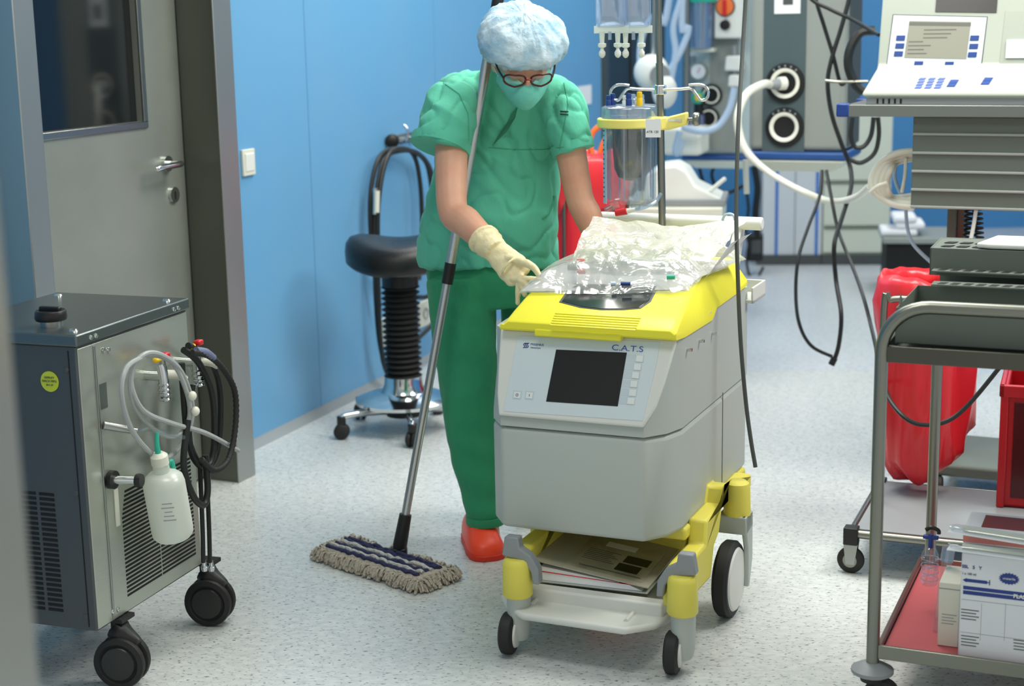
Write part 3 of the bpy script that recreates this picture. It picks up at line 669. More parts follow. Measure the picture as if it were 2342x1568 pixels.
q = on_surf(tun, [(1184, 245), (1179, 268), (1163, 296), (1126, 334), (1138, 312), (1155, 288), (1170, 262)], .003)
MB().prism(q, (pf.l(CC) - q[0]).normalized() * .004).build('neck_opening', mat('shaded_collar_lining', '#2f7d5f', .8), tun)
q = on_surf(tun, [(1281, 254), (1301, 255)], .004)
for k in range(2):
    q = on_surf(tun, dens([(1281, 254 + 7 * k), (1300, 255 + 7 * k)], 4), .002); MB().tube(q, .0016, 5, smooth=False).build('printed_stamp', M['black'], tun)
for pts, r_ in ((([1006, 338, 4.40], [1022, 280, 4.43]), .083), (([1312, 345, 4.475], [1296, 290, 4.49]), .0605)):
    a, b = pw(*pts[0]), pw(*pts[1]); d = (b - a).normalized()
    MB().tube([a - d * .001, a + d * .012, a + d * .024], [r_ + .0015, r_ + .003, r_ + .002], 28, smooth=False).build('sleeve_hem', M['scrub'], tun)
# trousers
def tr_n(p): return .007 * noise.noise(Vector((p.x * 8, p.y * 8, p.z * 3))) + .003 * noise.noise(p * 22) + (.006 * math.sin(p.z * 70 + p.x * 20) * max(0, 1 - p.z / .45) * .6 if p.z < .45 else 0)
tr_ = MB()
tr_.loft([ring(pw(1118, 560, 4.63), .17, .12), ring(pw(1115, 620, 4.63), .185, .135), ring(pw(1122, 690, 4.63), .185, .13)])
tr_.tube([pw(1058, 640, 4.59), pw(1062, 760, 4.565), pw(1075, 900, 4.545), pw(1090, 1030, 4.53), pw(1106, 1130, 4.50), pw(1110, 1196, 4.49)], [.105, .096, .088, .079, .062, .053], 22)
tr_.tube([pw(1210, 640, 4.65), pw(1210, 760, 4.68), pw(1214, 900, 4.70), pw(1218, 1030, 4.74), pw(1222, 1160, 4.78)], [.09, .08, .074, .068, .058], 22)
tr_.build('trousers', M['trouser'], ps, vox=.006, smooth=5, disp=tr_n)
a = pw(1110, 1186, 4.49); MB().tube([a + Vector((0, 0, .012)), a, a - Vector((0, 0, .012))], [.058, .0595, .058], 26, smooth=False).build('trouser_hem', M['trouser'], ps)
# clogs
def clog(hx, hy, tx, ty):
    h, t = pf.l((hx, hy, 0)), pf.l((tx, ty, 0)); d = (t - h); L = d.length; d.normalize(); s_ = Vector((d.y, -d.x, 0)); rr = []
    prof = [(0, .02, .05), (.05, .034, .085), (.2, .041, .1), (.45, .046, .105), (.65, .053, .085), (.85, .053, .062), (.95, .042, .05), (1.0, .02, .035)]
    for q, w_, hh in prof:
        c = h + d * (L * q); rr.append([c + s_ * (w_ * math.copysign(abs(math.cos(a)) ** .7, math.cos(a))) + Vector((0, 0, .022 + max(0, hh - .022) * math.sin(a) if math.sin(a) > 0 else .022 * (1 + math.sin(a)))) for a in [2 * math.pi * k / 24 for k in range(24)]])
    k = MB().loft(rr).build('clog', M['clog'], ps, bev=0, ang=60)
    g = MB(); g.loft([[Vector((p.x, p.y, z)) + (Vector((p.x, p.y, 0)) - Vector((m_.x, m_.y, 0))) * .04 for p in outl] for z in (.0, .018) for outl, m_ in [([h + d * (L * q) + s_ * w_ for q, w_, _ in prof] + [h + d * (L * q) - s_ * w_ for q, w_, _ in prof[::-1]], (h + t) / 2)]]); g.build('sole', mat('clog_sole', '#d8331f', .5) if 'clog_sole' not in bpy.data.materials else bpy.data.materials['clog_sole'], k, bev=.003)
clog(-.135, 4.60, -.075, 4.37); clog(.09, 4.86, .12, 4.63)
# bouffant cap
def cap_n(p):
    q = HR.transposed() @ (p - hC); a = math.atan2(q.y, q.x)
    gat = .5 + .5 * math.cos(a * 26 + 3 * noise.noise(q * 20)); low = max(0, min(1, (.06 - q.z) / .09))
    return .009 * noise.noise(q * 13) + .004 * noise.noise(q * 32) - .006 * gat * low - .006 * (1 - abs(noise.noise(Vector((a * 3.2, q.z * 9, 2))))) ** 8 - .004 * (1 - abs(noise.noise(Vector((a * 7, q.z * 14 + a, 5))))) ** 9
hcc = hC + HR @ Vector((.004, -.024, .042)); CR = Matrix.Rotation(R(0), 3, 'X')
cp_ = MB(); rr = []
for z, r_ in ((-.058, .088), (-.062, .094), (-.056, .102), (-.04, .113), (-.015, .124), (.015, .127), (.045, .118), (.07, .099), (.088, .070), (.096, .036), (.099, .002)):
    rr.append([hcc + HR @ Vector((r_ * math.cos(a), r_ * .98 * math.sin(a) - .1 * z * 0, z + (.030 if z < -.03 else .012 if z < 0 else .004) * math.sin(a))) for a in [2 * math.pi * k / 96 for k in range(96)]])
# extra rings for folds
r2 = []
for i in range(len(rr) - 1):
    for t in (0, .33, .66): r2.append([lerp(p, q, t) for p, q in zip(rr[i], rr[i + 1])])
r2.append(rr[-1])
cp_.loft(r2); cap = cp_.build('bouffant_cap', M['cap'], ps, disp=cap_n, ang=80)
# mask
mk = MB(); rr = []
for z, wd_, dy, dp in ((.0, .05, .094, .018), (-.012, .068, .092, .03), (-.035, .076, .092, .038), (-.06, .074, .088, .04), (-.085, .062, .078, .034), (-.105, .044, .06, .02)):
    row = []
    for k in range(17):
        a = lerp(-1, 1, k / 16); row.append((a * wd_, dy + dp * (1 - a * a) - .055 * a * a, z + .012 * a * a))
    rr.append([hd(x, y, zz) for x, y, zz in row] + [hd(x * .96, y - .004, zz) for x, y, zz in row[::-1]])
mk.loft(rr); msk = mk.build('face_mask', M['mask'], ps, ang=60)
g = MB(); g.tube([hd(a * .052, .094 + .014 * (1 - a * a) - .055 * a * a, -.010 + .012 * a * a) for a in (-1, -.5, 0, .5, 1)], .0035, 8); g.build('nose_binding', M['maskw'], msk)
for sx in (-1, 1): MB().tube([hd(sx * .07, .045, -.02), hd(sx * .08, .01, -.015), hd(sx * .082, -.015, .01), hd(sx * .078, -.03, .04)], .0022, 6).build('mask_tie', M['maskw'], msk)
# glasses
g = MB()
for sx in (-1, 1):
    g.tube([hd(sx * (.036 + .029 * math.cos(a)), .112 - .012 * abs(math.cos(a)) * (1 if math.cos(a) > 0 else .3), .016 + .019 * math.copysign(abs(math.sin(a)) ** .7, math.sin(a))) for a in [2 * math.pi * k / 24 for k in range(24)]], .0026, 8, smooth=False, closed=True)
gls = g.m(0).build('glasses', mat('dark_red_frame', '#4a1518', .25), ps)
for sx in (-1, 1):
    MB().tube([hd(sx * .066, .102, .02), hd(sx * .078, .06, .022), hd(sx * .08, .0, .016), hd(sx * .079, -.02, .0)], .0028, 8).build('temple', M['black'], gls)
    MB().prism([hd(sx * (.036 + .027 * math.cos(a)), .110 - .012 * abs(math.cos(a)) * (1 if math.cos(a) > 0 else .3), .016 + .017 * math.copysign(abs(math.sin(a)) ** .7, math.sin(a))) for a in [2 * math.pi * k / 20 for k in range(20)]], fw * .001).build('lens', film('lens', '#f4f6f8', .95, .05, .0, 0) if 'lens' not in bpy.data.materials else bpy.data.materials['lens'], gls)
MB().tube([hd(-.009, .112, .02), hd(0, .117, .024), hd(.009, .112, .02)], .0024, 8).build('bridge', mat('red_bridge', '#8c2226', .3), gls)

# ------------------------------------------------------------------ flat mop leaning in the crook of the arm
mb0 = F(912, 1262, .035)
mtop = D(1146, -40, 4.462)
OF = Fr((mb0.x, mb0.y, 0), 0); mo = root('flat_mop', OF, 'flat mop with striped fringed head leaning on the shoulder of the person', 'mop')
b = OF.l(mb0); tp = OF.l(mtop); ax = (tp - b).normalized(); tp = tp + ax * .12
def mp(t): return lerp(b, tp, t)
Lm = (tp - b).length
def mq(px, py):   # distance up the pole of a pixel row
    return OF.l(D(px, py, lerp(mb0.y, mtop.y, (1256 - py) / 1296)))
def onax(px, py): q = mq(px, py) - b; a_ = (tp - b).normalized(); return b + a_ * q.dot(a_)
j = onax(1025, 645)
MB().tube([mp(.05), j], .0125, 14, smooth=False).build('lower_tube', M['alu'], mo)
MB().tube([j, onax(1135, 60)], .0145, 14, smooth=False).build('upper_tube', M['alu'], mo)
d = (tp - b).normalized(); MB().tube([j - d * .005, j + d * .055], .0165, 14, smooth=False).build('clamp_sleeve', M['black'], mo)
MB().tube([onax(1135, 62), tp], .0165, 14, smooth=False).build('handle_grip', M['cable'], mo)
MB().tube([mp(.0), mp(.012), mp(.065)], [.016, .021, .018], 14, smooth=False).build('socket', M['cable'], mo)
MB().box(b + Vector((0, 0, .0)), (.05, .035, .03)).build('hinge', M['black'], mo, bev=.006)
# mop head between the photographed corners
c0, c1, c2, c3 = [OF.l(F(x, y, .03)) for x, y in ((735, 1258), (955, 1330), (1035, 1312), (800, 1225))]
hx = (c1 - c0).normalized(); hl = .44; hw = .15; cN = (c0 + c1 + c2 + c3) / 4; cN.z = 0; cN.y += .012; hyv = Vector((-hx.y, hx.x, 0)).normalized(); hx = Vector((hx.x, hx.y, 0)).normalized()
HM = Matrix((hx, hyv, Vector((0, 0, 1)))).transposed().to_4x4(); HM.translation = cN
head = MB(); nx, ny = 70, 24; V0 = []
def hz_(x, y): return .034 + .007 * noise.noise(Vector((x * 45, y * 60, 0))) - .02 * max(0, abs(y) / (hw / 2) - .75) / .25 - .012 * max(0, abs(x) / (hl / 2) - .93) / .07
top = [[HM @ Vector((lerp(-hl / 2, hl / 2, i / nx), lerp(-hw / 2, hw / 2, k / ny), hz_(lerp(-hl / 2, hl / 2, i / nx), lerp(-hw / 2, hw / 2, k / ny)))) for k in range(ny + 1)] for i in range(nx + 1)]
rings = [r + [Vector((p.x, p.y, .002)) for p in r[::-1]] for r in top]
head.loft(rings); hdm = head.build('mop_pad', M['mopb'], mo)
for k, (yy, mm) in enumerate(((-.045, 'mopn'), (-.027, 'mopw'), (-.009, 'mopn'), (.009, 'mopw'), (.026, 'mopn'), (.042, 'mopn'))):
    g = MB(); g.tube([HM @ Vector((x / 100, yy + .0025 * noise.noise(Vector((x * .7, k * 3, 0))), hz_(x / 100, yy) + .003)) for x in range(-20, 20)], .0065 + .0, 8, sub=2); g.build('yarn_stripe', M[mm], hdm)
g = MB(); rnd = random.Random(3)
for i in range(640):
    sd = rnd.random()
    if sd < .42: x, y, dx, dy = rnd.uniform(-hl / 2, hl / 2), -hw / 2 + .008, rnd.uniform(-.014, .014), rnd.uniform(-.03, -.016)
    elif sd < .62: x, y, dx, dy = rnd.uniform(-hl / 2, hl / 2), hw / 2 - .008, rnd.uniform(-.01, .01), .018
    elif sd < .82: x, y, dx, dy = hl / 2 - .01, rnd.uniform(-hw / 2, hw / 2), rnd.uniform(.015, .038), rnd.uniform(-.016, .016)
    else: x, y, dx, dy = -hl / 2 + .01, rnd.uniform(-hw / 2, hw / 2), -.022, rnd.uniform(-.01, .01)
    z = rnd.uniform(.008, .034); g.tube([HM @ Vector((x, y, z)), HM @ Vector((x + dx * .6, y + dy * .6, z + .004)), HM @ Vector((x + dx, y + dy, max(.004, z - .012)))], rnd.uniform(.0022, .0042), 5, sub=2)
tag(g.build('fringe', M['mopb'], hdm), kind='stuff')

# ------------------------------------------------------------------ wheeled heater cooler unit in the left foreground
nc = F(222, 1440, .17)
UF = Fr((nc.x, nc.y, 0), 19.3); un = root('heater_cooler', UF, 'dark steel wheeled heater cooler box with coiled hoses on its side', 'heater cooler')
UW, UD, UZ0, UZ1 = .38, .48, .165, .845
MB().bx(-UW, 0, 0, UD, UZ0, UZ1).build('cabinet_body', M['unit'], un, bev=.004)
MB().bx(-.0005, .0025, .004, UD - .004, UZ0 + .005, UZ1 - .006).build('side_panel', mat('side_sheet', '#b9bdb2', .28, .65, bump=.05, bscale=30, stretch=(1, 1, 8)), un, bev=.001)
lid_u = MB().bx(-UW - .006, .008, -.006, UD + .006, UZ1, UZ1 + .028).build('top_lid', mat('lid_sheet', '#6f7675', .3, .8, bump=.05, bscale=40, stretch=(1, 30, 1)), un, bev=.004)
g0 = UZ1 + .028
for x, y in ((-.03, .04), (-.03, UD - .04), (-UW + .03, UD - .04), (-UW + .03, .04)): MB().lathe([(0, 0), (.011, 0), (.009, .004), (0, .005)], (x, y, g0), n=14).build('lid_screw', M['chrome'], lid_u)
for y in (.05, .07, UD - .07, UD - .05): MB().lathe([(0, 0), (.006, 0), (.005, .003), (0, .004)], (.008, y, UZ1 + .012), (1, 0, 0), 12).build('side_screw', M['chrome'], lid_u)
q = UF.onz(118, 745, g0); q = Vector((max(q.x, -UW + .05), max(q.y, .05), g0))
k = MB().lathe([(0, 0), (.026, 0), (.026, .02), (0, .02)], q, n=24).build('filler_neck', M['steel'], un)
MB().lathe([(0, .014), (.035, .014), (.037, .02), (.036, .034), (.033, .038), (.028, .036), (.0, .036)], q, n=24).build('filler_cap', M['black'], k, bev=.001)
MB().box(q + Vector((0, 0, .04)), (.055, .014, .012)).build('cap_grip', M['black'], k, bev=.003)
g = MB()
for c, x0 in enumerate((-.135, -.085)):
    for r_ in range(24): g.bx(x0 - .045 + .001, x0 - .004, -.0015, .002, .205 + .0123 * r_, .2115 + .0123 * r_)
g.build('front_vent', M['vent'], un)
q = UF.ony(114, 872, -.001); st = MB().lathe([(0, 0), (.024, 0), (.024, .0008), (0, .0008)], q, (0, -1, 0), 32).build('round_sticker', M['sticker'], un)
for k, (t, s_) in enumerate((('GEPRUFT', .0065), ('NACH MPG', .0075), ('2012 07', .006))): text(t, s_, M['dgrey'], st, axes(q + Vector((-.0005, -.0012, .007 - .0085 * k)), (1, 0, 0), (0, 0, 1)), align='CENTER')
for z in (.2, .5, .79): MB().lathe([(0, 0), (.007, 0), (.006, .003), (0, .004)], (-.028, 0, z), (0, -1, 0), 12).build('front_screw', M['dgrey'], un)
MB().bx(-.022, -.0195, -.001, 0, UZ0 + .01, UZ1 - .01).build('corner_fold', M['vent'], un)
# side grille
def us(px, py, x=.003): return UF.onx(px, py, x)
g = MB(); ny_ = 26
for r_ in range(ny_):
    z = .205 + .265 * r_ / ny_
    for y0, y1 in ((.13, .285), (.29, .45)):
        if z > .40 and y0 < .2: y0 = .13 + (z - .4) * .3
        g.prism([(.0024, y0, z), (.0024, y1, z), (.0024, y1, z + .0055), (.0024, y0, z + .0055)], (.0008, 0, 0))
g.build('side_grille', M['vent'], un)
MB().bx(.0022, .006, .062, .068, UZ0 + .01, UZ1 - .01).build('door_edge', M['steel'], un, bev=.001)
for px, py in ((258, 1398), (270, 1393), (236, 800), (248, 800)): MB().lathe([(0, 0), (.006, 0), (.005, .003), (0, .004)], us(px, py), (1, 0, 0), 12).build('side_screw', M['chrome'], un)
q = us(237, 905); MB().bx(.0024, .0034, q.y - .014, q.y + .014, q.z - .03, q.z + .03).build('type_plate', M['steelm'], un)
# valves
def valve(pxy, pxr, pyr):
    b_ = us(pxr, pyr + 55); m_ = MB(); m_.cyl((.0, b_.y, b_.z), (.05, b_.y, b_.z), .012); m_.tube([(.045, b_.y, b_.z + .03), (.05, b_.y, b_.z), (.05, b_.y, b_.z - .04)], .0125, 12)
    for i_ in range(4): m_.torus((.05, b_.y, b_.z - .02 - .012 * i_), .0115, .004, (0, 0, 1), 16, 6)
    v_ = m_.build('valve', M['chrome'], un)
    MB().tube([(.05, b_.y, b_.z + .028), (.05, b_.y, b_.z + .045)], .008, 10, smooth=False).build('valve_stem', M['steel'], v_)
    MB().box((.052, b_.y + .010, b_.z + .05), (.018, .024, .014)).build('red_handle', M['red'], v_, bev=.004)
    y_ = us(*pxy).y
    MB().box((.05, b_.y - .022, b_.z + .046), (.015, .026, .012)).build('yellow_handle', M['yel'], v_, bev=.005)
    MB().tube([(.03, b_.y + .02, b_.z), (.06, b_.y + .045, b_.z - .006), (.075, b_.y + .06, b_.z - .02)], [.011, .012, .009], 10).build('hose_barb', M['offwhite'], v_)
    return b_
v1 = valve((310, 808), 335, 803); v2 = valve((388, 775), 413, 772)
# coiled hoses that hang on the valves
def up(px, py, x): return UF.onx(px, py, x)
gh = MB(); gp = [(330, 815), (290, 840), (278, 900), (300, 980), (345, 1035), (385, 1045), (425, 1000), (440, 930), (415, 850), (370, 812), (330, 810), (300, 850), (305, 920), (350, 980), (400, 998), (432, 960), (428, 900), (395, 830), (345, 812), (310, 830), (300, 880), (330, 940), (400, 970), (470, 990), (545, 1030)]
gh.tube([up(x, y, .075 + .012 * math.sin(i * .9)) for i, (x, y) in enumerate(gp)], .0062, 8); gh.build('coiled_hose', M['ghose'], un)
bh = [[(430, 790), (470, 810), (500, 870), (505, 960), (495, 1040), (470, 1070), (440, 1040), (430, 960), (440, 880)],
      [(420, 800), (455, 830), (485, 900), (490, 1000), (480, 1060), (455, 1060), (430, 1000), (420, 900), (415, 830)],
      [(430, 960), (420, 1060), (440, 1130), (465, 1155), (475, 1120), (470, 1040)]]
for i, pth in enumerate(bh): MB().tube([up(x, y, .05 + .02 * i) for x, y in pth], .0085, 10).build('black_hose', M['cable'], un)
pth = crom([up(x, y, .1) for x, y in [(440, 805), (480, 815), (515, 850), (538, 900), (538, 980), (522, 1050), (490, 1075), (460, 1050)]], 14)
MB().tube(pth, [.0085 if (i % 2) else .0068 for i in range(len(pth))], 10, smooth=False).build('corrugated_hose', M['rubber'], un)
MB().tube([up(448, 802, .095), up(470, 806, .1), up(488, 818, .1)], [.010, .011, .009], 12).build('hose_sleeve', mat('violet_grey_sleeve', '#6d7390', .5), un)
for px, py in ((440, 905), (447, 940)): MB().ell(up(px, py, .1), (.010, .012, .012)).build('hose_fitting', M['offwhite'], un)
for px in (463, 478): MB().tube([up(px - 6, 1060, .06), up(px, 1200, .06), up(px + 2, 1285, .05)], .006, 8).build('drain_hose', M['cable'], un)
for px in (468, 484): MB().lathe([(0, 0), (.007, 0), (.009, .012), (.006, .016), (.006, .03), (0, .03)], up(px, 1305, .05), n=12).build('hose_plug', M['chrome'], un)
a, b_ = us(236, 972, .01), us(312, 985, .06); MB().tube([a, lerp(a, b_, .4), b_], [.010, .0095, .008], 12, smooth=False).build('outlet_pipe', M['steel'], un)
MB().tube([b_, b_ + Vector((.01, .05, -.008)), up(420, 1000, .09)], .006, 8).build('outlet_tube', M['clear'], un)
q = us(252, 1096); MB().cyl((0, q.y, q.z), (.016, q.y, q.z), .022).build('drain_flange', M['black'], un)
MB().cyl((.012, q.y, q.z), (.07, q.y + .01, q.z), .010).build('drain_cock', M['chrome'], un); MB().lathe([(0, 0), (.016, 0), (.017, .006), (.015, .014), (0, .014)], (.068, q.y + .01, q.z), (1, .1, 0), 16).build('cock_knob', M['black'], un)
q = us(266, 1160); MB().bx(.003, .006, q.y - .008, q.y + .008, q.z - .045, q.z + .045).build('level_gauge', M['offwhite'], un)
# casters
for px, py in ((290, 1566), (490, 1425)):
    p = UF.l(F(px - 6, py)); ax = Vector((.16, -.98, 0)).normalized(); fo = Vector((-ax.y, ax.x, 0)); c = Vector((p.x, p.y, .064))
    k = MB(); top = Vector((p.x, p.y, .15)); k.cyl((p.x - .02, p.y + .02, .13), (p.x - .02, p.y + .02, .17), .016); k.bx(p.x - .055, p.x + .01, p.y - .005, p.y + .05, .158, .168)
    k = k.build('caster_mount', M['black'], un)
    MB().tube([c + Vector((-.015, .015, .07)), c + Vector((0, .01, .062)), c + fo * .045 + Vector((0, 0, .045))], [.03, .028, .012], 12).build('caster_hood', M['black'], k)
    for sg in (-1, 1):
        t = MB().lathe([(0, -.012), (.05, -.012), (.062, -.008), (.064, 0), (.062, .008), (.05, .011), (.045, .006), (0, .005)], c + ax * (.017 * sg), ax * sg, 36).build('caster_wheel', M['rubber'], k)
        MB().lathe([(0, .0), (.044, .0), (.04, .006), (0, .009)], c + ax * (.023 * sg), ax * sg, 28).build('wheel_disc', mat('wheel_disc_black', '#2a2b2a', .35) if 'wheel_disc_black' not in bpy.data.materials else bpy.data.materials['wheel_disc_black'], t)
for x, y in ((-UW + .05, .04), (-UW + .05, UD - .04)):
    k = MB().cyl((x, y, .12), (x, y, .166), .018).build('caster_mount', M['black'], un)
    MB().lathe([(0, -.025), (.055, -.025), (.064, -.015), (.064, .015), (.055, .025), (0, .025)], (x, y, .064), (.3, .9, 0), 28).build('caster_wheel', M['rubber'], k)
# plastic bottle hanging on the hoses
bt = up(397, 1225, .085); b2 = up(370, 1078, .085)
BT = Fr((UF.M @ bt), 19.3); bo = root('plastic_bottle', BT, 'milky plastic bottle hanging from the grey hose coil', 'bottle')
axb = (b2 - bt); HB = axb.length; axb.normalize()
MB().lathe([(0, 0), (.043, 0), (.049, .008), (.05, .02), (.05, HB * .82), (.047, HB * .9), (.034, HB * .97), (.02, HB), (.018, HB + .03), (0, HB + .03)], (0, 0, 0), axb, 32).build('bottle_body', M['bottle'], bo)
MB().lathe([(0, 0), (.021, 0), (.021, .022), (.012, .03), (0, .03)], axb * (HB + .02), axb, 20).build('cap', M['offwhite'], bo)
MB().tube([axb * (HB + .04), axb * (HB + .07), axb * (HB + .1) + Vector((0, .01, 0))], [.008, .006, .005], 10).build('spray_nozzle', M['teal'], bo)
MB().tube([axb * HB + Vector((0, .02, 0)), axb * (HB + .02) + Vector((.01, .032, .0)), axb * (HB + .0) + Vector((.012, .036, -.02))], .006, 8).build('spray_trigger', M['teal'], bo)
g = MB(); cdir = (BT.l(CC)).normalized(); cdir.z = 0; cdir.normalize(); sd = Vector((0, 0, 1)).cross(cdir)
for r_ in range(5):
    z = .06 + .011 * r_; c = axb * z + cdir * .0505; g.box(c, (.030 - .006 * (r_ % 3), .0008, .0022), Matrix((sd, cdir, Vector((0, 0, 1)))).transposed())
g.build('printed_line', M['grey'], bo)

# ------------------------------------------------------------------ saddle stool by the wall
SF = Fr((-.42, 5.9, 0), 0); so = root('saddle_stool', SF, 'black padded stool on a chrome base with wheels beside the blue wall', 'stool')
rr = []
for z, k in ((.605, .80), (.60, .92), (.615, .99), (.645, 1.0), (.675, .98), (.70, .9), (.712, .75), (.715, .5), (.71, .25), (.708, .02)):
    rr.append([Vector((.205 * k * math.cos(a), .20 * k * math.sin(a), z + .03 + (.028 * math.cos(a) ** 2 - .016 * math.sin(a) ** 2 * 1) * (k if z > .64 else .6))) for a in [2 * math.pi * i / 40 for i in range(40)]])
MB().loft(rr).build('seat', M['leather'], so, ang=80)
MB().cyl((0, 0, .56), (0, 0, .64), .07).build('seat_plate', M['black'], so, bev=.004)
prof = [(0, .2)]
for i in range(17): z = .205 + i * .0215; prof += [(.056, z), (.074, z + .0107)]
prof += [(.055, .572), (0, .572)]
MB().lathe(prof, n=28).build('bellows', M['rubber'], so, ang=20)
MB().lathe([(0, .105), (.15, .105), (.185, .112), (.187, .125), (.15, .14), (.09, .155), (.075, .18), (.072, .215), (0, .215)], n=40).build('base_dish', M['chrome'], so)
MB().cyl((0, 0, .06), (0, 0, .108), .07, .09).build('hub', M['black'], so)
for i, a in enumerate((208, 280, 352, 64, 136)):
    d = Vector((math.cos(R(a)), math.sin(R(a)), 0)); lg = MB().tube([d * .06 + Vector((0, 0, .085)), d * .15 + Vector((0, 0, .09)), d * .24 + Vector((0, 0, .088)), d * .265 + Vector((0, 0, .08))], [.017, .015, .013, .012], 12).build('leg', M['chrome'], so)
    MB().cyl(d * .262 + Vector((0, 0, .055)), d * .262 + Vector((0, 0, .09)), .017).build('caster_neck', M['black'], lg, bev=.004)
    ax = Vector((math.cos(R(a + 60)), math.sin(R(a + 60)), 0))
    for sg in (-1, 1): MB().lathe([(0, -.009), (.024, -.009), (.0295, -.004), (.0295, .005), (.022, .01), (0, .01)], d * .262 + ax * (.0125 * sg) + Vector((0, 0, .03)), ax * sg, 20).build('caster_wheel', M['rubber'], lg)

# ------------------------------------------------------------------ on the left wall
def wp(px, py, off): return WF.w(*WF.onx(px, py, off))
q = WF.onx(564, 371, 0); f = Fr(WF.w(0, q.y, q.z), WF.phi); o = root('light_switch', f, 'white rocker light switch on the blue wall beside the steel door', 'light switch')
MB().bx(0, .012, -.042, .042, -.048, .048).build('switch_frame', M['offwhite'], o, bev=.003); MB().box((.012, 0, 0), (.008, .06, .066), Matrix.Rotation(R(3), 3, 'Y')).build('rocker', M['white'], o, bev=.003)
for (px, py, lb) in ((882, 755, 'white wall socket box behind the bellows of the stool, nearer the door'), (968, 716, 'white wall socket plate behind the stool, nearer the person')):
    q = WF.onx(px, py, 0); f = Fr(WF.w(0, q.y, q.z), WF.phi); o = root('wall_socket', f, lb, 'wall socket', 'wall sockets behind the stool')
    MB().bx(0, .035 if px < 900 else .012, -.06, .06, -.06, .06).build('socket_plate', M['offwhite'], o, bev=.004)
    h_ = .036 if px < 900 else .013
    MB().lathe([(.026, 0), (.026, .003), (.021, .003), (.021, -.008), (0, -.008), (0, -.0085), (.025, -.0085)], (h_, 0, 0), (1, 0, 0), 24).build('socket_face', M['grey'], o)
q = WF.onx(1335, 218, 0); f = Fr(WF.w(0, q.y, q.z), WF.phi); o = root('wall_notice', f, 'small white notice card on the far blue wall behind the person', 'notice')
MB().bx(.001, .004, -.13, .13, -.055, .055).build('card', M['paper'], o)
q = WF.onx(905, 318, 0); f = Fr(WF.w(0, q.y, q.z), WF.phi); hk = root('hose_hook', f, 'chrome double hook with a black knob on the blue wall', 'hook')
MB().bx(0, .01, -.09, .16, -.02, .02).build('back_plate', M['steel'], hk, bev=.003)
for y in (-.07, .12): MB().tube([(.008, y, 0), (.05, y, -.012), (.085, y, .01), (.09, y, .05), (.075, y, .065)], .006, 10).build('hook', M['chrome'], hk)
MB().lathe([(0, 0), (.022, 0), (.03, .01), (.03, .02), (.02, .028), (0, .028)], (.02, -.085, .0), (.6, -.8, 0), 20).build('knob', M['black'], hk)
f = Fr(WF.w(.05, 1.45, .9), WF.phi); hc_ = root('hose_coil', f, 'black hoses hung in long loops on the chrome wall hook', 'hose')
for i, pth in enumerate(([(868, 700), (850, 560), (848, 440), (868, 360), (905, 340), (945, 352), (962, 430), (965, 560), (958, 640)],
                         [(890, 860), (868, 780), (858, 640), (858, 480), (876, 370), (915, 345), (958, 352), (988, 400), (1000, 520)],
                         [(900, 880), (872, 800), (864, 560), (868, 440), (890, 352), (930, 342), (975, 372), (990, 460)],
                         [(855, 610), (885, 640), (920, 670), (970, 680), (985, 670)], [(930, 800), (960, 770), (985, 745), (1000, 720)])):
    MB().tube([f.l(wp(x, y, .06 + .014 * (i % 3))) for x, y in pth], .0105, 8).build('hose_loop', M['cable'], hc_)
MB().tube([f.l(wp(858, 430, .075)), f.l(wp(857, 490, .075))], .0135, 12, smooth=False).build('hose_coupling', M['chrome'], hc_)
MB().tube([f.l(wp(862, 436, .09)), f.l(wp(861, 486, .09))], .012, 12, smooth=False).build('hose_coupling', M['offwhite'], hc_)

# ------------------------------------------------------------------ wrapped tubing set on the lid
zl = .893
BG = Fr(MF.w(.2, .48, zl), 23)
def lidz(v): 
    if v < .13: return .8345
    return .8345 + (min(v, .372) - .13) / .242 * .0545 + max(0, v - .372) * .0115
def sheet(name, corners, nx, ny, hf, m, parent, fr, ang=180):
    (a, b, c, d) = corners; rings = []; vs = []; fs = []      # front left, front right, back right, back left in machine coordinates (u, v)
    for j in range(ny + 1):
        t = j / ny
        for i in range(nx + 1):
            s_ = i / nx; u = lerp(lerp(a[0], b[0], s_), lerp(d[0], c[0], s_), t); v = lerp(lerp(a[1], b[1], s_), lerp(d[1], c[1], s_), t)
            du, dv, z = hf(s_, t, u, v); vs.append(fr.l(MF.w(u + du, v + dv, z)))
    for j in range(ny):
        for i in range(nx): k = j * (nx + 1) + i; fs.append((k, k + 1, k + nx + 2, k + nx + 1))
    mb = MB(); mb.add(vs, fs); return mb.build(name, m, parent, ang=ang)
pk = root('tubing_pack', BG, 'crinkled clear plastic pack of tubing lying on the yellow lid', 'plastic pack')
def crk(u, v, s=1): return noise.noise(Vector((u * 9, v * 11, s))) * .5 + abs(noise.noise(Vector((u * 22 + v * 8, v * 24, s * 2)))) * .5 + abs(noise.noise(Vector((u * 48, v * 50 - u * 20, s * 3)))) * .10
def hf1(s_, t, u, v):
    e = min(s_, 1 - s_, t * 1.2, (1 - t) * 1.6); bulge = min(1, e / .22) ** .7
    return .012 * noise.noise(Vector((t * 6, 3, s_ * 2))), .012 * noise.noise(Vector((s_ * 6, 7, 0))), lidz(v) + .006 + .050 * bulge + .030 * crk(u, v) * (.35 + bulge * .8)
sheet('clear_wrap', ((-.03, .20), (.405, .262), (.45, .66), (.0, .66)), 90, 70, hf1, M['film'], pk, BG)
def hf0(s_, t, u, v): return 0, 0, lidz(v) + .004 + .004 * crk(u, v, 4)
sheet('paper_backing', ((-.03, .22), (.39, .285), (.44, .65), (.0, .62)), 24, 20, hf0, mat('lilac_paper', '#dcd9e8', .7), pk, BG)
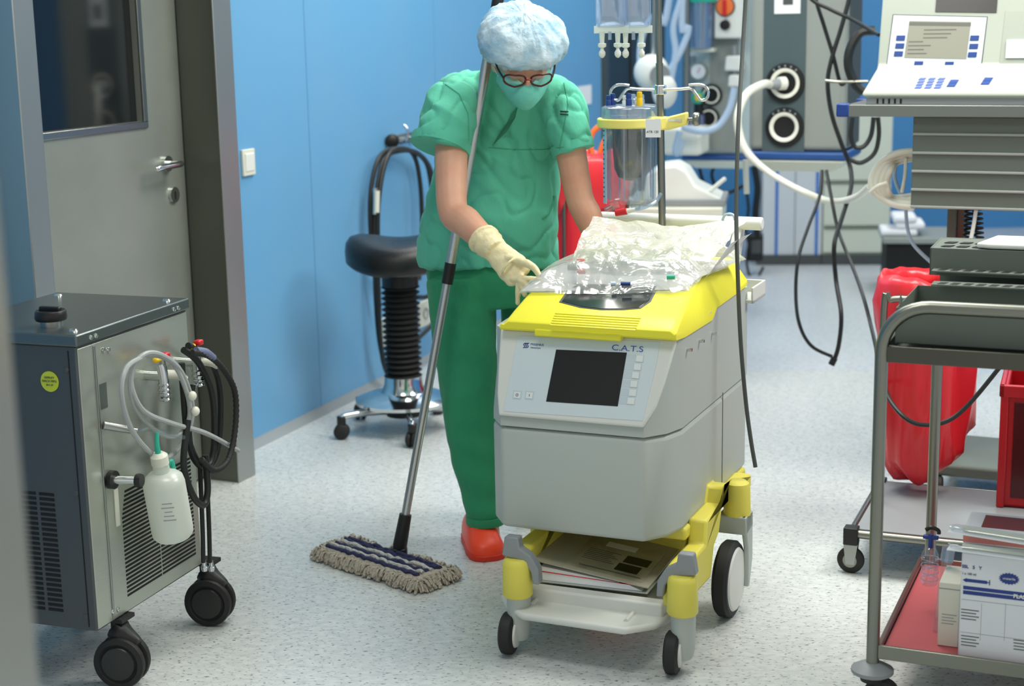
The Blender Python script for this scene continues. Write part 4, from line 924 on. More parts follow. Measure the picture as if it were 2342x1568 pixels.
def hf2(s_, t, u, v):
    return .01 * noise.noise(Vector((s_ * 5, t * 3, 1))), -.03 * math.sin(t * math.pi), lidz(v) + .03 + t * (.062 + .02 * abs(s_ - .5) * 2) + .022 * crk(u, v, 7)
sheet('milky_pouch', ((.06, .36), (.42, .40), (.455, .64), (.03, .60)), 60, 40, hf2, M['filmw'], pk, BG)
def hf3(s_, t, u, v): return .0, 0, lidz(.6) + .0 + t * .085 + .006 * crk(u, v, 9)
sheet('paper_flap', ((.40, .50), (.425, .34), (.475, .40), (.475, .62)), 16, 12, hf3, M['paper'], pk, BG)
def ml(u, v, z): return BG.l(MF.w(u, v, z))
g = MB(); g.tube([ml(.24 + .085 * math.cos(a) * (1 + .1 * math.sin(a * .37)), .45 + .075 * math.sin(a), zl + .02 + .004 * (a / 6.28)) for a in [k * .52 for k in range(48)]], .0045, 6, sub=2); g.build('coiled_tube', M['clear'], pk)
g = MB(); g.tube([ml(.05 + .06 * k, .30 + .03 * math.sin(k * 2), zl + .02 + .01 * math.cos(k)) for k in range(6)], .004, 6); g.build('coiled_tube', M['clear'], pk)
for u, v, z, r_, l_, mm in ((.085, .30, .915, .009, .03, 'grey'), (.115, .275, .908, .006, .02, 'red'), (.21, .25, .885, .006, .012, 'bhose'), (.245, .245, .888, .005, .024, 'blue'), (.355, .275, .905, .006, .02, 'teal'), (.10, .31, .93, .005, .02, 'red')):
    MB().cyl(ml(u - l_ / 2, v, z), ml(u + l_ / 2, v + .004, z), r_, n=12).build('tube_connector', M[mm], pk)
MB().tube([ml(.35, .78, .955), ml(.352, .775, .99), ml(.365, .77, 1.005), ml(.385, .77, 1.0), ml(.39, .775, .96)], .004, 8).build('loop_tube', M['bhose'], pk)

# ------------------------------------------------------------------ steel trolley in the right foreground
p = F(1995, 1535, .1)
TF = Fr((p.x, p.y, 0), 23); tr = root('steel_trolley', TF, 'steel tube trolley with a red lined lower tray in the right foreground', 'trolley')
TW, TD = .72, .62
def rail(y):
    zt, r_ = .935, .10
    pts = [(0, y, .1), (0, y, .5), (0, y, zt - r_)] + [(r_ - r_ * math.cos(R(a)), y, zt - r_ + r_ * math.sin(R(a))) for a in range(10, 91, 10)] + [(TW - r_ + r_ * math.sin(R(a)), y, zt - r_ + r_ * math.cos(R(a))) for a in range(0, 91, 10)] + [(TW, y, .5), (TW, y, .1)]
    return MB().tube(pts, .0145, 14, smooth=False)
rail(0).build('front_frame', M['steelp'], tr)
for x in (0.035, TW): MB().cyl((x, TD, .1), (x, TD, .83), .0135).build('rear_post', M['steelp'], tr)
g = MB(); zs = .812
for a in ((.0, TW, -.006, .006), (.0, TW, TD - .01, TD), (.0, .01, 0, TD), (TW - .01, TW, 0, TD)): g.bx(*a, zs, zs + .036)
g.bx(0, TW, 0, TD, zs + .004, zs + .01); sh = g.build('upper_shelf', M['brush'], tr, bev=.002)
g = MB(); zb_ = .147
for a in ((.012, TW, -.008, .002), (.012, TW, TD - .006, TD + .004), (.008, .018, 0, TD), (TW - .006, TW + .004, 0, TD)): g.bx(*a, zb_ - .012, zb_ + .02)
g.bx(.01, TW, 0, TD, zb_ - .006, zb_); lo = g.build('lower_tray', M['steelp'], tr, bev=.0015)
MB().bx(.02, TW - .008, .004, TD - .008, zb_, zb_ + .004).build('tray_mat', M['redmat'], lo)
for x, y in ((0, 0), (TW, 0), (.035, TD), (TW, TD)):
    b_ = MB().lathe([(0, .094), (.036, .094), (.047, .10), (.047, .108), (.03, .118), (.016, .124), (0, .124)], (x, y, 0), n=32).build('bumper_disc', M['grey'], tr)
    k = MB().lathe([(0, .08), (.026, .08), (.028, .094), (0, .094)], (x, y, 0), n=24).build('caster', M['rubber'], b_)
    c = Vector((x + .02, y + .012, .042)); k2 = MB().lathe([(0, -.012), (.034, -.012), (.041, -.006), (.041, .006), (.034, .012), (0, .012)], c, (.35, -.94, 0), 30).build('caster', M['rubber'], b_)
# sheet metal instrument rack on the upper shelf
zq = zs + .036
f = Fr(TF.w(0.03, .03, zq), 23); ir = root('instrument_rack', f, 'grey sheet metal rack with slotted edges on top of the steel trolley', 'rack')
XL = TF.ony(2048, 740, .03).x - .03
m_ = MB()
m_.bx(XL, .66, .0, .002, .0, .078); m_.bx(XL, .66, .30, .302, 0, .078); m_.bx(XL, XL + .002, 0, .30, 0, .078); m_.bx(.658, .66, 0, .3, 0, .078); m_.bx(XL, .66, 0, .302, 0, .003)
m_.build('tray', M['rack'], ir, bev=.001)
m_ = MB(); m_.prism([(XL, -.0, .0), (XL, .05, .10), (XL, .07, .078), (XL, .03, .0)], (.003, 0, 0)); m_.build('side_tab', M['rack'], ir)
for k, (yy, zz, w_) in enumerate(((.20, .098, .03), (.27, .118, .03))):
    m_ = MB(); x0 = TF.ony(2128, 680, .03 + yy).x - .03; m_.bx(x0, .66, yy, yy + .05, zz - .003, zz); m_.build('slotted_bar', M['rack'], ir)
    m_ = MB(); 
    for i in range(18): m_.prism([(x0 + .012 + i * .028, yy + .008, zz + .0002), (x0 + .028 + i * .028, yy + .008, zz + .0002), (x0 + .034 + i * .028, yy + .034, zz + .0002), (x0 + .018 + i * .028, yy + .034, zz + .0002)], (0, 0, .0006))
    m_.build('slot', M['vent'], ir)
x0 = TF.ony(2126, 600, .35).x - .03; z1 = TF.ony(2126, 566, .35).z - zq
m_ = MB(); m_.bx(x0, .66, .32, .324, .1, z1); m_.bx(x0, x0 + .004, .32, .50, .1, z1); m_.bx(x0, .66, .50, .504, .02, z1); m_.bx(.656, .66, .32, .5, .02, z1); m_.build('back_box', M['rack'], ir, bev=.001)
m_ = MB()
for i in range(8):
    for j in range(2): m_.prism([(x0 + .02 + i * .035, .345 + j * .06, z1 + .0), (x0 + .042 + i * .035, .345 + j * .06, z1), (x0 + .05 + i * .035, .37 + j * .06, z1), (x0 + .028 + i * .035, .37 + j * .06, z1)], (0, 0, .001))
m_.build('slot', M['vent'], ir)
m_ = MB(); m_.bx(x0, .66, .324, .5, z1 - .004, z1 - .001); m_.build('top_plate', M['rack'], ir)
f = Fr(TF.w(0, 0, zq + z1 + .002), 23); wt = root('instrument_tray', f, 'white shallow tray lying on top of the grey slotted rack', 'tray')
x0 = TF.ony(2240, 560, .42).x; MB().prism([(x0, .36, 0), (x0 + .03, .35, 0), (.69, .35, 0), (.69, .5, 0), (x0 + .03, .5, 0)], (0, 0, .012)).build('tray_shell', M['white'], wt, bev=.004)

# cartons and packs on the lower tray
zt = zb_ + .0045
q = TF.onz(2190, 1503, zt); CX, CY = q.x, q.y
f = Fr(TF.w(CX, CY, zt), 23); cb = root('syringe_carton', f, 'white syringe carton with navy bands on the red tray of the steel trolley', 'carton')
HC = TF.ony(2192, 1262, CY).z - zt
bm_ = MB().bx(0, .30, 0, .19, 0, HC).build('carton_box', mat('carton_white', '#dfe3e6', .6), cb, bev=.003)
def fpx(px, py): v = TF.ony(px, py, CY); return v.x - CX, v.z - zt
def frect(a, b, m, nm, par=bm_, h=.0006):
    (x0, z0), (x1, z1_) = fpx(*a), fpx(*b); z0, z1_ = sorted((z0, z1_)); return MB().bx(x0, x1, -h, 0, z0, z1_).build(nm, m, par)
g = MB(); (xa, za), (xb, zb2) = fpx(2198, 1336), fpx(2342, 1346); x9 = .298
zA = fpx(2200, 1338)[1]; zB = fpx(2200, 1352)[1]
g.bx(.006, x9, -.0006, 0, zA - .008, zA); g.bx(.006, x9, -.0006, 0, zA - .019, zA - .0105); g.build('navy_band', M['navy'], bm_)
text('PLASTIC', .012, M['white'], bm_, axes((fpx(2318, 1354)[0], -.0012, zA - .014), (1, 0, 0), (0, 0, 1)), bold=.0004)
u, z = fpx(2200, 1297); text('SSL   5   Y', .010, M['navy'], bm_, axes((u, -.0008, z), (1, 0, 0), (0, 0, 1)), bold=.0002)
u, z = fpx(2200, 1312); text('1 x 100 ml', .007, M['dgrey'], bm_, axes((u, -.0008, z), (1, 0, 0), (0, 0, 1)))
a_, z = fpx(2202, 1325); b3, _ = fpx(2258, 1327)
g = MB(); g.bx(a_ + .006, b3, -.0007, 0, z - .0035, z + .0035); g.prism([(a_, -.0007, z), (a_ + .008, -.0007, z + .005), (a_ + .008, -.0007, z - .005)], (0, .0007, 0)); g.bx(b3 + .004, b3 + .006, -.0007, 0, z - .006, z + .006); g.bx(b3, b3 + .004, -.0007, 0, z - .001, z + .001); g.build('syringe_mark', M['navy'], bm_)
u, z = fpx(2308, 1323); pts = []
for k in range(36): rr_ = .022 if k % 2 else .018; pts.append((u + rr_ * math.cos(k * math.pi / 18), -.0008, z + rr_ * .62 * math.sin(k * math.pi / 18)))
MB().prism(pts, (0, .0008, 0)).build('star_badge', M['navy'], bm_); text('unsterile', .0075, M['white'], bm_, axes((u, -.0013, z - .002), (1, 0, 0), (0, 0, 1)), align='CENTER')
for bx_, by in ((2198, 1392), (2198, 1452), (2318, 1462)):
    g = MB()
    for k in range(4): u, z = fpx(bx_, by + 7 * k); g.bx(u, u + .038 - .006 * (k % 2), -.0006, 0, z - .001, z + .001)
    g.build('small_print', M['dgrey'], bm_)
g = MB()
for a, b in (((2190, 1368), (2342, 1372)), ((2198, 1444), (2342, 1446))): u, z = fpx(*a); g.bx(.004, x9, -.0004, 0, z - .0004, z + .0004)
for px in (2245, 2300): u, z = fpx(px, 1380); g.bx(u, u + .0006, -.0004, 0, z - .085, z)
g.build('printed_grid', M['grey'], bm_)
f = Fr(TF.w(CX - .052, CY + .055, zt), 23); cc_ = root('cream_carton', f, 'small cream carton wedged left of the white syringe carton', 'carton')
q = MB().bx(0, .046, 0, .12, 0, .15).build('carton_box', M['offwhite'], cc_, bev=.002)
g = MB()
for k in range(4): g.bx(.008, .04 - .006 * (k % 2), -.0006, 0, .075 - .007 * k, .0765 - .007 * k)
g.bx(.0, .046, -.0005, 0, .135, .137); g.build('small_print', M['grey'], q)
def trp(px, py, y): return TF.ony(px, py, y)
f = Fr(TF.w(CX + .0, CY + .02, zt + HC + .001), 23); gb = root('glove_carton', f, 'white carton with a red window lying on top of the syringe carton', 'carton')
o_ = MB().bx(-.005, .28, .04, .17, 0, .035).build('carton_box', M['paper'], gb, bev=.003); MB().bx(.03, .15, .06, .15, .0345, .0358).build('red_window', mat('dark_red_print', '#7d1f22', .5), o_); MB().bx(-.0055, .28, .0395, .04, .004, .03).build('red_stripe', mat('pale_red_print', '#d98a80', .5), o_)
for k, (dz, rz, lb) in enumerate(((.040, 10, 'upper sterile syringe pouch lying across the cartons on the steel trolley'), (.006, 4, 'lower sterile syringe pouch lying in front of the red windowed carton'))):
    fo = TF.w(CX - .03, CY + (.012 if k else .03), zt + HC + dz); f = Fr(fo, 23 + rz); sp = root('syringe_pouch', f, lb, 'pouch', 'sterile pouches on the cartons')
    rr = [[(x, .018 * math.cos(a) * w_, .0075 * math.sin(a) * w_ + .006) for a in [2 * math.pi * i / 14 for i in range(14)]] for x, w_ in ((0, .5), (.01, .9), (.06, 1), (.18, 1), (.235, .9), (.245, .5))]
    o_ = MB().loft(rr).build('pouch_film', M['clear'], sp); MB().bx(0, .245, -.019, .019, -.002, .0).build('pouch_backing', M['paper'], sp)
    MB().cyl((.03, 0, .006), (.17, 0, .006), .0065).build('syringe_barrel', M['offwhite'], sp); MB().cyl((.17, 0, .006), (.225, 0, .006), .003).build('plunger', M['red'] if k == 0 else M['white'], sp)
# clear hanging flask with a navy tap, and a clear tube, at the trolley's left edge
pz_ = trp(2125, 1336, .30); f = Fr(TF.M @ pz_, 23); fk = root('clear_flask', f, 'clear graduated flask with navy tap standing on the trolley tray', 'flask')
MB().lathe([(0, 0), (.016, 0), (.02, .006), (.02, .075), (.014, .09), (.008, .095), (0, .095)], n=20).build('flask_body', M['clear'], fk)
for k in range(4): MB().torus((0, 0, .015 + .017 * k), .0205, .0012, n=20, k=5).build('graduation_ring', M['clearb'], fk)
MB().cyl((0, 0, .092), (0, 0, .125), .006).build('tap_stem', M['blue'], fk); MB().box((0, 0, .118), (.036, .01, .009)).build('tap_handle', M['blue'], fk, bev=.002); MB().tube([(-.012, 0, .135), (0, 0, .142), (.016, 0, .137), (.018, 0, .128)], .005, 8).build('navy_clip', M['black'], fk)
pz_ = trp(2148, 1375, .16); f = Fr(TF.w(pz_.x, .16, zt), 23); ct = root('clear_tube', f, 'tall clear plastic tube leaning beside the cream carton', 'tube')
MB().tube([(0, 0, 0), (.004, .01, .09), (.014, .02, .19)], .012, 14).build('tube_wall', M['clear'], ct); MB().tube([(.011, .017, .165), (.0145, .021, .197)], .015, 14, smooth=False).build('tube_cap', M['clearb'], ct)

# ------------------------------------------------------------------ waste cart with red sack behind the trolley
p = F(1945, 1308)
KF = Fr((p.x, p.y, 0), 22); kt = root('waste_cart', KF, 'low steel waste sack cart on casters behind the steel trolley', 'cart')
KW, KD = .62, .50
g = MB(); z0 = .115
for a, b in (((0, 0), (KW, 0)), ((0, KD), (KW, KD)), ((0, 0), (0, KD)), ((KW, 0), (KW, KD))): g.tube([(a[0], a[1], z0), (b[0], b[1], z0)], .0125, 10, smooth=False)
g.build('base_frame', M['steelp'], kt)
MB().bx(.01, KW - .01, .01, KD - .01, z0 + .008, z0 + .012).build('base_plate', M['grey'], kt)
for x, y in ((0, 0), (KW, 0), (0, KD), (KW, KD)):
    k = MB().bx(x - .02, x + .02, y - .02, y + .02, .085, .135).build('corner_block', M['black'], kt, bev=.003)
    g = MB(); g.prism([(x - .02, y - .012, .088), (x + .02, y - .012, .088), (x + .012, y - .016, .028), (x - .012, y - .016, .028)], (0, .003, 0)); g.prism([(x - .02, y + .02, .088), (x + .02, y + .02, .088), (x + .012, y + .016, .028), (x - .012, y + .016, .028)], (0, -.003, 0)); g.build('caster_fork', M['steel'], k)
    MB().lathe([(0, -.011), (.032, -.011), (.038, -.006), (.038, .006), (.032, .011), (0, .011)], (x, y, .038), (.1, 1, 0), 30).build('caster_wheel', M['rubber'], k); MB().lathe([(0, -.0125), (.02, -.0125), (.022, 0), (.02, .0125), (0, .0125)], (x, y, .038), (.1, 1, 0), 24).build('wheel_rim', M['steelp'], k)
MB().tube([(.03, .28, .12), (.03, .28, .70), (.05, .28, .735), (.10, .28, .74)], .010, 10).build('sack_post', M['steelp'], kt)
bc_ = KF.l(D(2128, 700, 4.62)); bx_, by_ = bc_.x, bc_.y
RB = .135
MB().torus((bx_, by_, .745), RB, .008).build('sack_ring', M['steelp'], kt)
f = Fr(KF.w(bx_, by_, 0), 22); sk = root('red_waste_sack', f, 'red waste sack hanging from the ring of the low cart behind the trolley', 'waste sack')
def sackmesh(fr, R_, zb, zt, seed, flare=1.25):
    rr = []
    for t in [i / 26 for i in range(27)]:
        z = lerp(zb, zt, t); ring = []
        for k in range(64):
            a = 2 * math.pi * k / 64; ps_ = noise.noise(Vector((math.cos(a) * 1.8, math.sin(a) * 1.8, seed + t * 1.2))); fo = (1 - abs(noise.noise(Vector((math.cos(a) * 2.6, math.sin(a) * 2.6, seed + 5 + t * .9)))) * 1.4) ** 3
            low = max(0, 1 - t * 3.2); r_ = R_ * (1 + .18 * ps_ * (1 - t) * 1.4 + .26 * fo * (1 - t * .7) - .08) * (1 + (flare - 1) * math.sin(min(1, (1 - t) * 1.15) * math.pi) * .6)
            if t < .12: r_ *= .35 + .65 * (t / .12) ** .5
            zz = z + (.10 * noise.noise(Vector((math.cos(a) * 1.5, math.sin(a) * 1.5, seed + 9)))) * low + .10 * low * max(0, math.cos(a - .3))
            ring.append((r_ * math.cos(a), r_ * math.sin(a), max(zz, zb)))
        rr.append(ring)
    # overturned collar
    for r_, dz in ((1.05, .018), (1.15, .03), (1.26, .005), (1.34, -.045), (1.3, -.10), (1.2, -.15)):
        rr.append([(R_ * r_ * (1 + .07 * noise.noise(Vector((math.cos(a) * 4, math.sin(a) * 4, dz * 18 + seed)))) * math.cos(a), R_ * r_ * (1 + .07 * noise.noise(Vector((math.cos(a) * 4, math.sin(a) * 4, dz * 18 + seed)))) * math.sin(a), zt + dz * (1 + .5 * noise.noise(Vector((math.cos(a) * 2.5, math.sin(a) * 2.5, seed + 3)))) + (.025 * noise.noise(Vector((math.cos(a) * 2, math.sin(a) * 2, seed + 8))))) for a in [2 * math.pi * k / 64 for k in range(64)]])
    return MB().loft(rr, cap=False)
sackmesh(f, RB - .012, .15, .755, 2.0, 1.2).build('sack_film', M['redbag'], sk, ang=180)
# dark red bin standing on the cart
bp_ = KF.l(D(2283, 1190, 4.40)); f = Fr(KF.w(bp_.x, bp_.y, .128), 20); rb = root('red_bin', f, 'dark red plastic bin with a raised rim at the right picture edge', 'bin')
g = MB(); HB_ = .36
for a in ((0, .30, 0, .012), (0, .30, .248, .26), (0, .012, 0, .26), (.288, .30, 0, .26)): g.bx(*a, .0, HB_)
g.bx(0, .3, 0, .26, 0, .012); g.build('bin_body', M['redbin'], rb, bev=.004)
g = MB()
for a in ((-.012, .312, -.012, .004), (-.012, .312, .256, .272), (-.012, .004, -.012, .272), (.296, .312, -.012, .272)): g.bx(*a, HB_ - .03, HB_ + .006)
g.build('bin_rim', M['redbin'], rb, bev=.004)
for x in (-.008, .288): MB().bx(x, x + .022, -.01, .0, .0, HB_ - .02).build('bin_rib', M['redbin'], rb, bev=.003)
MB().bx(.03, .275, -.003, .0, .03, HB_ - .045).build('bin_panel', mat('bin_panel_dark', '#4a0d10', .2), rb, bev=.001)

# ------------------------------------------------------------------ equipment rack with recorder on the right
p = D(1918, 266, 5.0); zsh = p.z
HF = Fr((p.x, p.y, 0), 24); er = root('equipment_rack', HF, 'tall grey equipment stand with a shelf and ribbed cabinet at the upper right', 'equipment stand')
MB().bx(0.02, .85, 0, .40, zsh, zsh + .036).build('shelf', M['steelm'], er, bev=.002)
for y in (0, .30): MB().bx(-.008, .032, y - .004, y + .03, zsh - .002, zsh + .04).build('corner_cap', M['blue'], er, bev=.005)
hx = HF.ony(2088, 300, .04).x; z_b = HF.ony(2085, 476, .04).z; z_t = zsh - .002
cbx = MB().bx(hx, .85, .04, .40, z_b, z_t).build('ribbed_cabinet', M['rack'], er, bev=.003)
for py in (306, 349, 391, 433, 472): z = HF.ony(2090, py, .04).z; MB().bx(hx, .85, .034, .04, z - .004, z + .004).build('rib', mat('rib_light', '#a3aaa3', .4) if 'rib_light' not in bpy.data.materials else bpy.data.materials['rib_light'], cbx, bev=.002)
sx = HF.ony(2186, 520, .2).x
MB().bx(sx - .022, sx + .005, .16, .24, .12, z_b).build('stand_post', M['rack'], er); MB().bx(sx + .006, sx + .028, .18, .24, .12, z_b).build('stand_post', M['brush'], er)
MB().bx(sx - .03, sx + .45, .02, .42, .08, .12).build('stand_base', M['rack'], er, bev=.01)
for x in (sx + .0, sx + .41):
    for y in (.03, .37): MB().lathe([(0, -.015), (.032, -.015), (.04, -.008), (.04, .008), (.032, .015), (0, .015)], (x, y, .04), (1, .2, 0), 24).build('caster_wheel', M['rubber'], er)
for i, (xx, yy) in enumerate(((2218, .10), (2236, .08))):
    a = HF.ony(xx, 478, yy); b_ = HF.ony(xx + (-6 if i == 0 else 4), 575, yy); n_ = 9 * 14
    pts = [lerp(a, b_, k / n_) + Vector((.013 * math.cos(k * 2 * math.pi / 14), .013 * math.sin(k * 2 * math.pi / 14), 0)) for k in range(n_ + 1)]
    MB().tube(pts, .0042, 6, smooth=False).build('coiled_lead', M['cable'], er)
MB().tube([HF.ony(2232, 480, .05), HF.ony(2226, 520, .05), HF.ony(2214, 575, .04)], .006, 8).build('white_lead', M['white'], er)
# recorder on the shelf
q = HF.ony(1972, 246, .03); f = Fr(HF.w(q.x, .03, zsh + .036), 24); rc = root('recorder', f, 'pale grey console with small screen and blue keys on the equipment shelf', 'console')
def rx(px, py, y=0): v = HF.ony(px, py, .03 + y); return v.x - q.x, v.z - zsh - .036
W_ = .66
z1 = rx(1980, 212)[1]; z2 = rx(1985, 172)[1]; z3 = rx(2000, 158)[1]
prof = [(.0, 0), (-.0, .02), (-.012, .022), (-.012, z1), (.11, z2 + .018), (.125, z2 + .03), (.20, z2 + .33), (.34, z2 + .33), (.34, 0)]
MB().prism([(.02, y, z) for y, z in prof[:2]] + [(.0, y, z) for y, z in prof[2:4]] + [(.02, y, z) for y, z in prof[4:]], (W_, 0, 0)).build('console_body', mat('console_grey', '#a3aa9e', .5), rc, bev=.006)
MB().bx(.012, W_, -.004, .0, .0, .02).build('base_slot_panel', M['grey'], rc, bev=.001)
g = MB()
for k in range(5): g.bx(.045 + .018 * k, .051 + .018 * k, -.005, -.004, .003, .018)
g.build('vent_slot', M['vent'], rc)
PO = Vector((0, .125, z2 + .03)); e1 = Vector((1, 0, 0)); e2 = Vector((0, .075, .30)).normalized(); e3 = e1.cross(e2)
RW = Matrix.Translation(f.o) @ Matrix.Rotation(R(-24), 4, 'Z')
def rpx(px, py, h=.0):
    a = f.I @ CC; d = f.I.to_3x3() @ ray(px, py); o_ = PO + e3 * h; k = a + d * ((o_ - a).dot(e3) / d.dot(e3)) - PO; return k.dot(e1), k.dot(e2)
def rq(pxs, h0, h1, nm, m, par=None, bev=0):
    return MB().prism([PO + e1 * a + e2 * b + e3 * h0 for a, b in [rpx(x, y, h0) for x, y in pxs]], e3 * (h1 - h0)).build(nm, m, par or rc, bev=bev)
rq([(2042, 33), (2259, 38), (2245, 155), (2027, 151)], 0, .0012, 'panel_outline', M['dgrey'])
kp = rq([(2044, 35), (2257, 40), (2243, 153), (2029, 149)], .0002, .002, 'key_panel', M['membrane'])
ls = rq([(2080, 48), (2221, 50), (2210, 135), (2068, 132)], .002, .003, 'lcd_screen', M['lcd'], kp)
rq([(2080, 50), (2221, 52), (2220, 60), (2079, 58)], .003, .0034, 'screen_bar', M['lcdt'], ls)
g = MB()
for k in range(7):
    a, b = rpx(2085 + (28 if k < 3 else -4) - k, 70 + 9 * k, .003); w_ = (.10, .085, .075, .045, .07, .05, .06)[k]; o_ = PO + e1 * a + e2 * b + e3 * .003; g.prism([o_, o_ + e1 * w_, o_ + e1 * w_ + e2 * .004, o_ + e2 * .004], e3 * .0003)
g.build('screen_text', M['lcdt'], ls)
for x, y in ((2060, 87), (2058, 105), (2055, 123), (2229, 87), (2227, 106), (2224, 125), (2101, 146), (2171, 147)): rq([(x - 9, y - 6), (x + 11, y - 6), (x + 9, y + 6), (x - 11, y + 6)], .002, .004, 'blue_key', M['blue'], kp, .001)
rq([(2142, -8), (2282, -6), (2279, 29), (2139, 27)], .0, .002, 'dark_window', M['screen'])
rq([(2300, 25), (2400, 25), (2390, 165), (2284, 165)], .0, .0015, 'printer_door', bpy.data.materials['console_grey'])
rq([(2303, 92), (2400, 92), (2398, 133), (2300, 133)], .0015, .006, 'printer_paper', M['paper'])
# keypad on the sloping ledge
LO = Vector((0, -.012, z1)); l2 = Vector((0, .122, z2 + .018 - z1)).normalized(); l3 = e1.cross(l2)
def kpx(px, py):
    a = f.I @ CC; d = f.I.to_3x3() @ ray(px, py); k = a + d * ((LO - a).dot(l3) / d.dot(l3)) - LO; return k.dot(e1), k.dot(l2)
def key(px, py, w_, h_, m, nm):
    a, b = kpx(px, py); o_ = LO + e1 * a + l2 * b; MB().prism([o_ - e1 * w_ - l2 * h_, o_ + e1 * w_ - l2 * h_, o_ + e1 * (w_ + .004) + l2 * h_, o_ - e1 * (w_ - .004) + l2 * h_], l3 * .002).build(nm, m, rc)
for r_ in range(4):
    for c_ in range(3): key(2108 + 22 * c_ - 3 * r_, 181 + 6.5 * r_, .009, .005, mat('key_blue', '#4a62b4', .5) if 'key_blue' not in bpy.data.materials else bpy.data.materials['key_blue'], 'number_key')
for x, y in ((2180, 187), (2175, 195), (2258, 182), (2253, 190)): key(x, y, .012, .009, M['blue'], 'function_key')
# cream hose coil hung at the left side of the cabinet
g = MB(); f = Fr(HF.w(hx - .03, .16, zsh - .3), 24); hcx = root('cream_hose_coil', f, 'cream hose wound in a thick coil left of the ribbed cabinet', 'hose')
def hp(px, py, y): return f.l(HF.M @ HF.ony(px, py, y))
for i in range(4):
    d_ = 9 * i; MB().tube([hp(2092, 345 + d_ * .6, .10 + .02 * i), hp(2050, 350 + d_ * .8, .1 + .02 * i), hp(2010 + d_, 375 + d_ * .5, .1), hp(1992 + d_ * 1.3, 415, .1), hp(2005 + d_, 445 - d_ * .2, .1), hp(2045, 468 - d_ * .6, .1 + .02 * i), hp(2092, 474 - d_, .1 + .02 * i)], .0105, 10).build('hose_turn', M['hose'], hcx)
MB().tube([hp(1990, 440, .08), hp(2008, 425, .07), hp(2028, 418, .08)], .006, 8).build('hose_tie', M['hose'], hcx)
MB().tube([hp(2072, 360, .12), hp(2070, 400, .12), hp(2063, 440, .12)], .006, 8).build('thin_lead', M['hose'], hcx)
g = MB().tube([hp(2050, 372, .2), hp(2046, 400, .2), hp(2052, 425, .2), hp(2070, 470, .2), hp(2075, 520, .2), hp(2090, 560, .2), hp(2130, 600, .2)], .006, 8); g.build('blue_tube', M['bhose'], hcx)

# ------------------------------------------------------------------ ceiling supply column with two round ports
YP = 6.5
p = D(1705, 345, YP); zb = p.z
PF = Fr((p.x, p.y, zb), 22); pc = root('supply_column', PF, 'grey ceiling supply column with two black ringed ports and blue lower edge', 'supply column')
xe = PF.ony(1932, 300, 0).x; PD = .34; PT_ = 3.0 - zb
def pq_(px, py, y=0): return PF.ony(px, py, y)
MB().bx(0.01, xe, 0, PD, 0, PT_).build('column_body', M['pend'], pc, bev=.025, seg=4)
x1, x2 = pq_(1745, 200).x, pq_(1842, 200).x
MB().bx(x1, x2, -.003, .003, .0, PT_).build('front_panel', M['pendb'], pc)
MB().bx(xe - .002, xe + .004, .05, PD - .02, .02, PT_).build('side_panel', mat('pendant_side_shade', '#4c4f45', .5), pc)  # dark colour of this sheet stands for the shadow on the column's right side
MB().bx(0, xe + .012, -.012, PD + .01, -.035, .0).build('blue_edge', M['pendd'], pc, bev=.012, seg=3)
MB().loft([[(0, -.01, -.035), (xe + .01, -.01, -.035), (xe + .01, PD, -.035), (0, PD, -.035)], [(.06, .03, -.085), (xe - .05, .03, -.085), (xe - .05, PD - .04, -.085), (.06, PD - .04, -.085)]]).build('bottom_cover', M['cabg'], pc, bev=.01)
for px, py in ((1797, 190), (1795, 290)):
    q = pq_(px, py); k = MB().lathe([(.045, 0), (.078, 0), (.08, .006), (.078, .014), (.06, .016), (.045, .006)], q, (0, -1, 0), 40).build('port_ring', M['black'], pc)
    MB().lathe([(.046, .012), (.058, .0165), (.060, .019), (.050, .019), (.044, .014)], q, (0, -1, 0), 40).build('port_trim', M['hose'], k)
    MB().lathe([(0, .002), (.046, .002), (.046, .012), (.03, .01), (0, .01)], q, (0, -1, 0), 32).build('port_socket', M['vent'], k)
    for a in range(50, 131, 10): 
        c = q + Vector((.069 * math.cos(R(a)), -.0165, .069 * math.sin(R(a)))); MB().box(c, (.006, .001, .009), Matrix.Rotation(R(90 - a), 3, 'Y')).build('port_lettering', M['grey'], k) if a % 20 == 10 else None
q = pq_(1803, 5); f = Fr(PF.w(q.x, -.004, q.z), 22); o = root('notice_sheet', f, 'white notice sheet with a dark photograph on the column above the ports', 'notice')
MB().bx(-.055, .05, -.002, 0, -.045, .10).build('sheet', M['paper'], o); MB().bx(-.02, .02, -.003, -.002, -.01, .06).build('picture', M['dgrey'], o)
# hose plugged into the upper port
q = pq_(1797, 190); f = Fr(PF.w(q.x, -.02, q.z), 22); ph = root('scavenging_hose', f, 'cream hose plugged into the upper ringed port and hanging in a long curve', 'hose')
def hq(px, py, Y): return f.l(D(px, py, Y))
Yq = PF.w(q.x, 0, 0).y
MB().tube([(0, .01, 0), (-.03, -.03, -.003), (-.055, -.045, -.004)], [.022, .021, .014], 14, smooth=False).build('plug', M['grey'], ph)
MB().tube([(0, 0, 0), (-.02, -.02, 0)], .027, 16, smooth=False).build('plug_collar', M['hose'], ph)
MB().tube([f.l(f.w(-.05, -.042, -.003)), hq(1745, 193, Yq - .1), hq(1708, 215, Yq - .15), hq(1688, 262, Yq - .18), hq(1692, 310, Yq - .18), hq(1712, 352, Yq - .2), hq(1760, 395, Yq - .25), hq(1830, 435, Yq - .4), hq(1900, 460, 6.0), hq(1955, 452, 5.7), hq(1990, 425, 5.4)], [.017, .017, .017, .017, .017, .016, .013, .013, .013, .013, .013], 10).build('hose_run', M['hose'], ph)
MB().tube([hq(1705, 365, Yq - .12), hq(1708, 443, Yq - .12)], .012, 10, smooth=False).build('hose_end', M['hgrey'], ph)

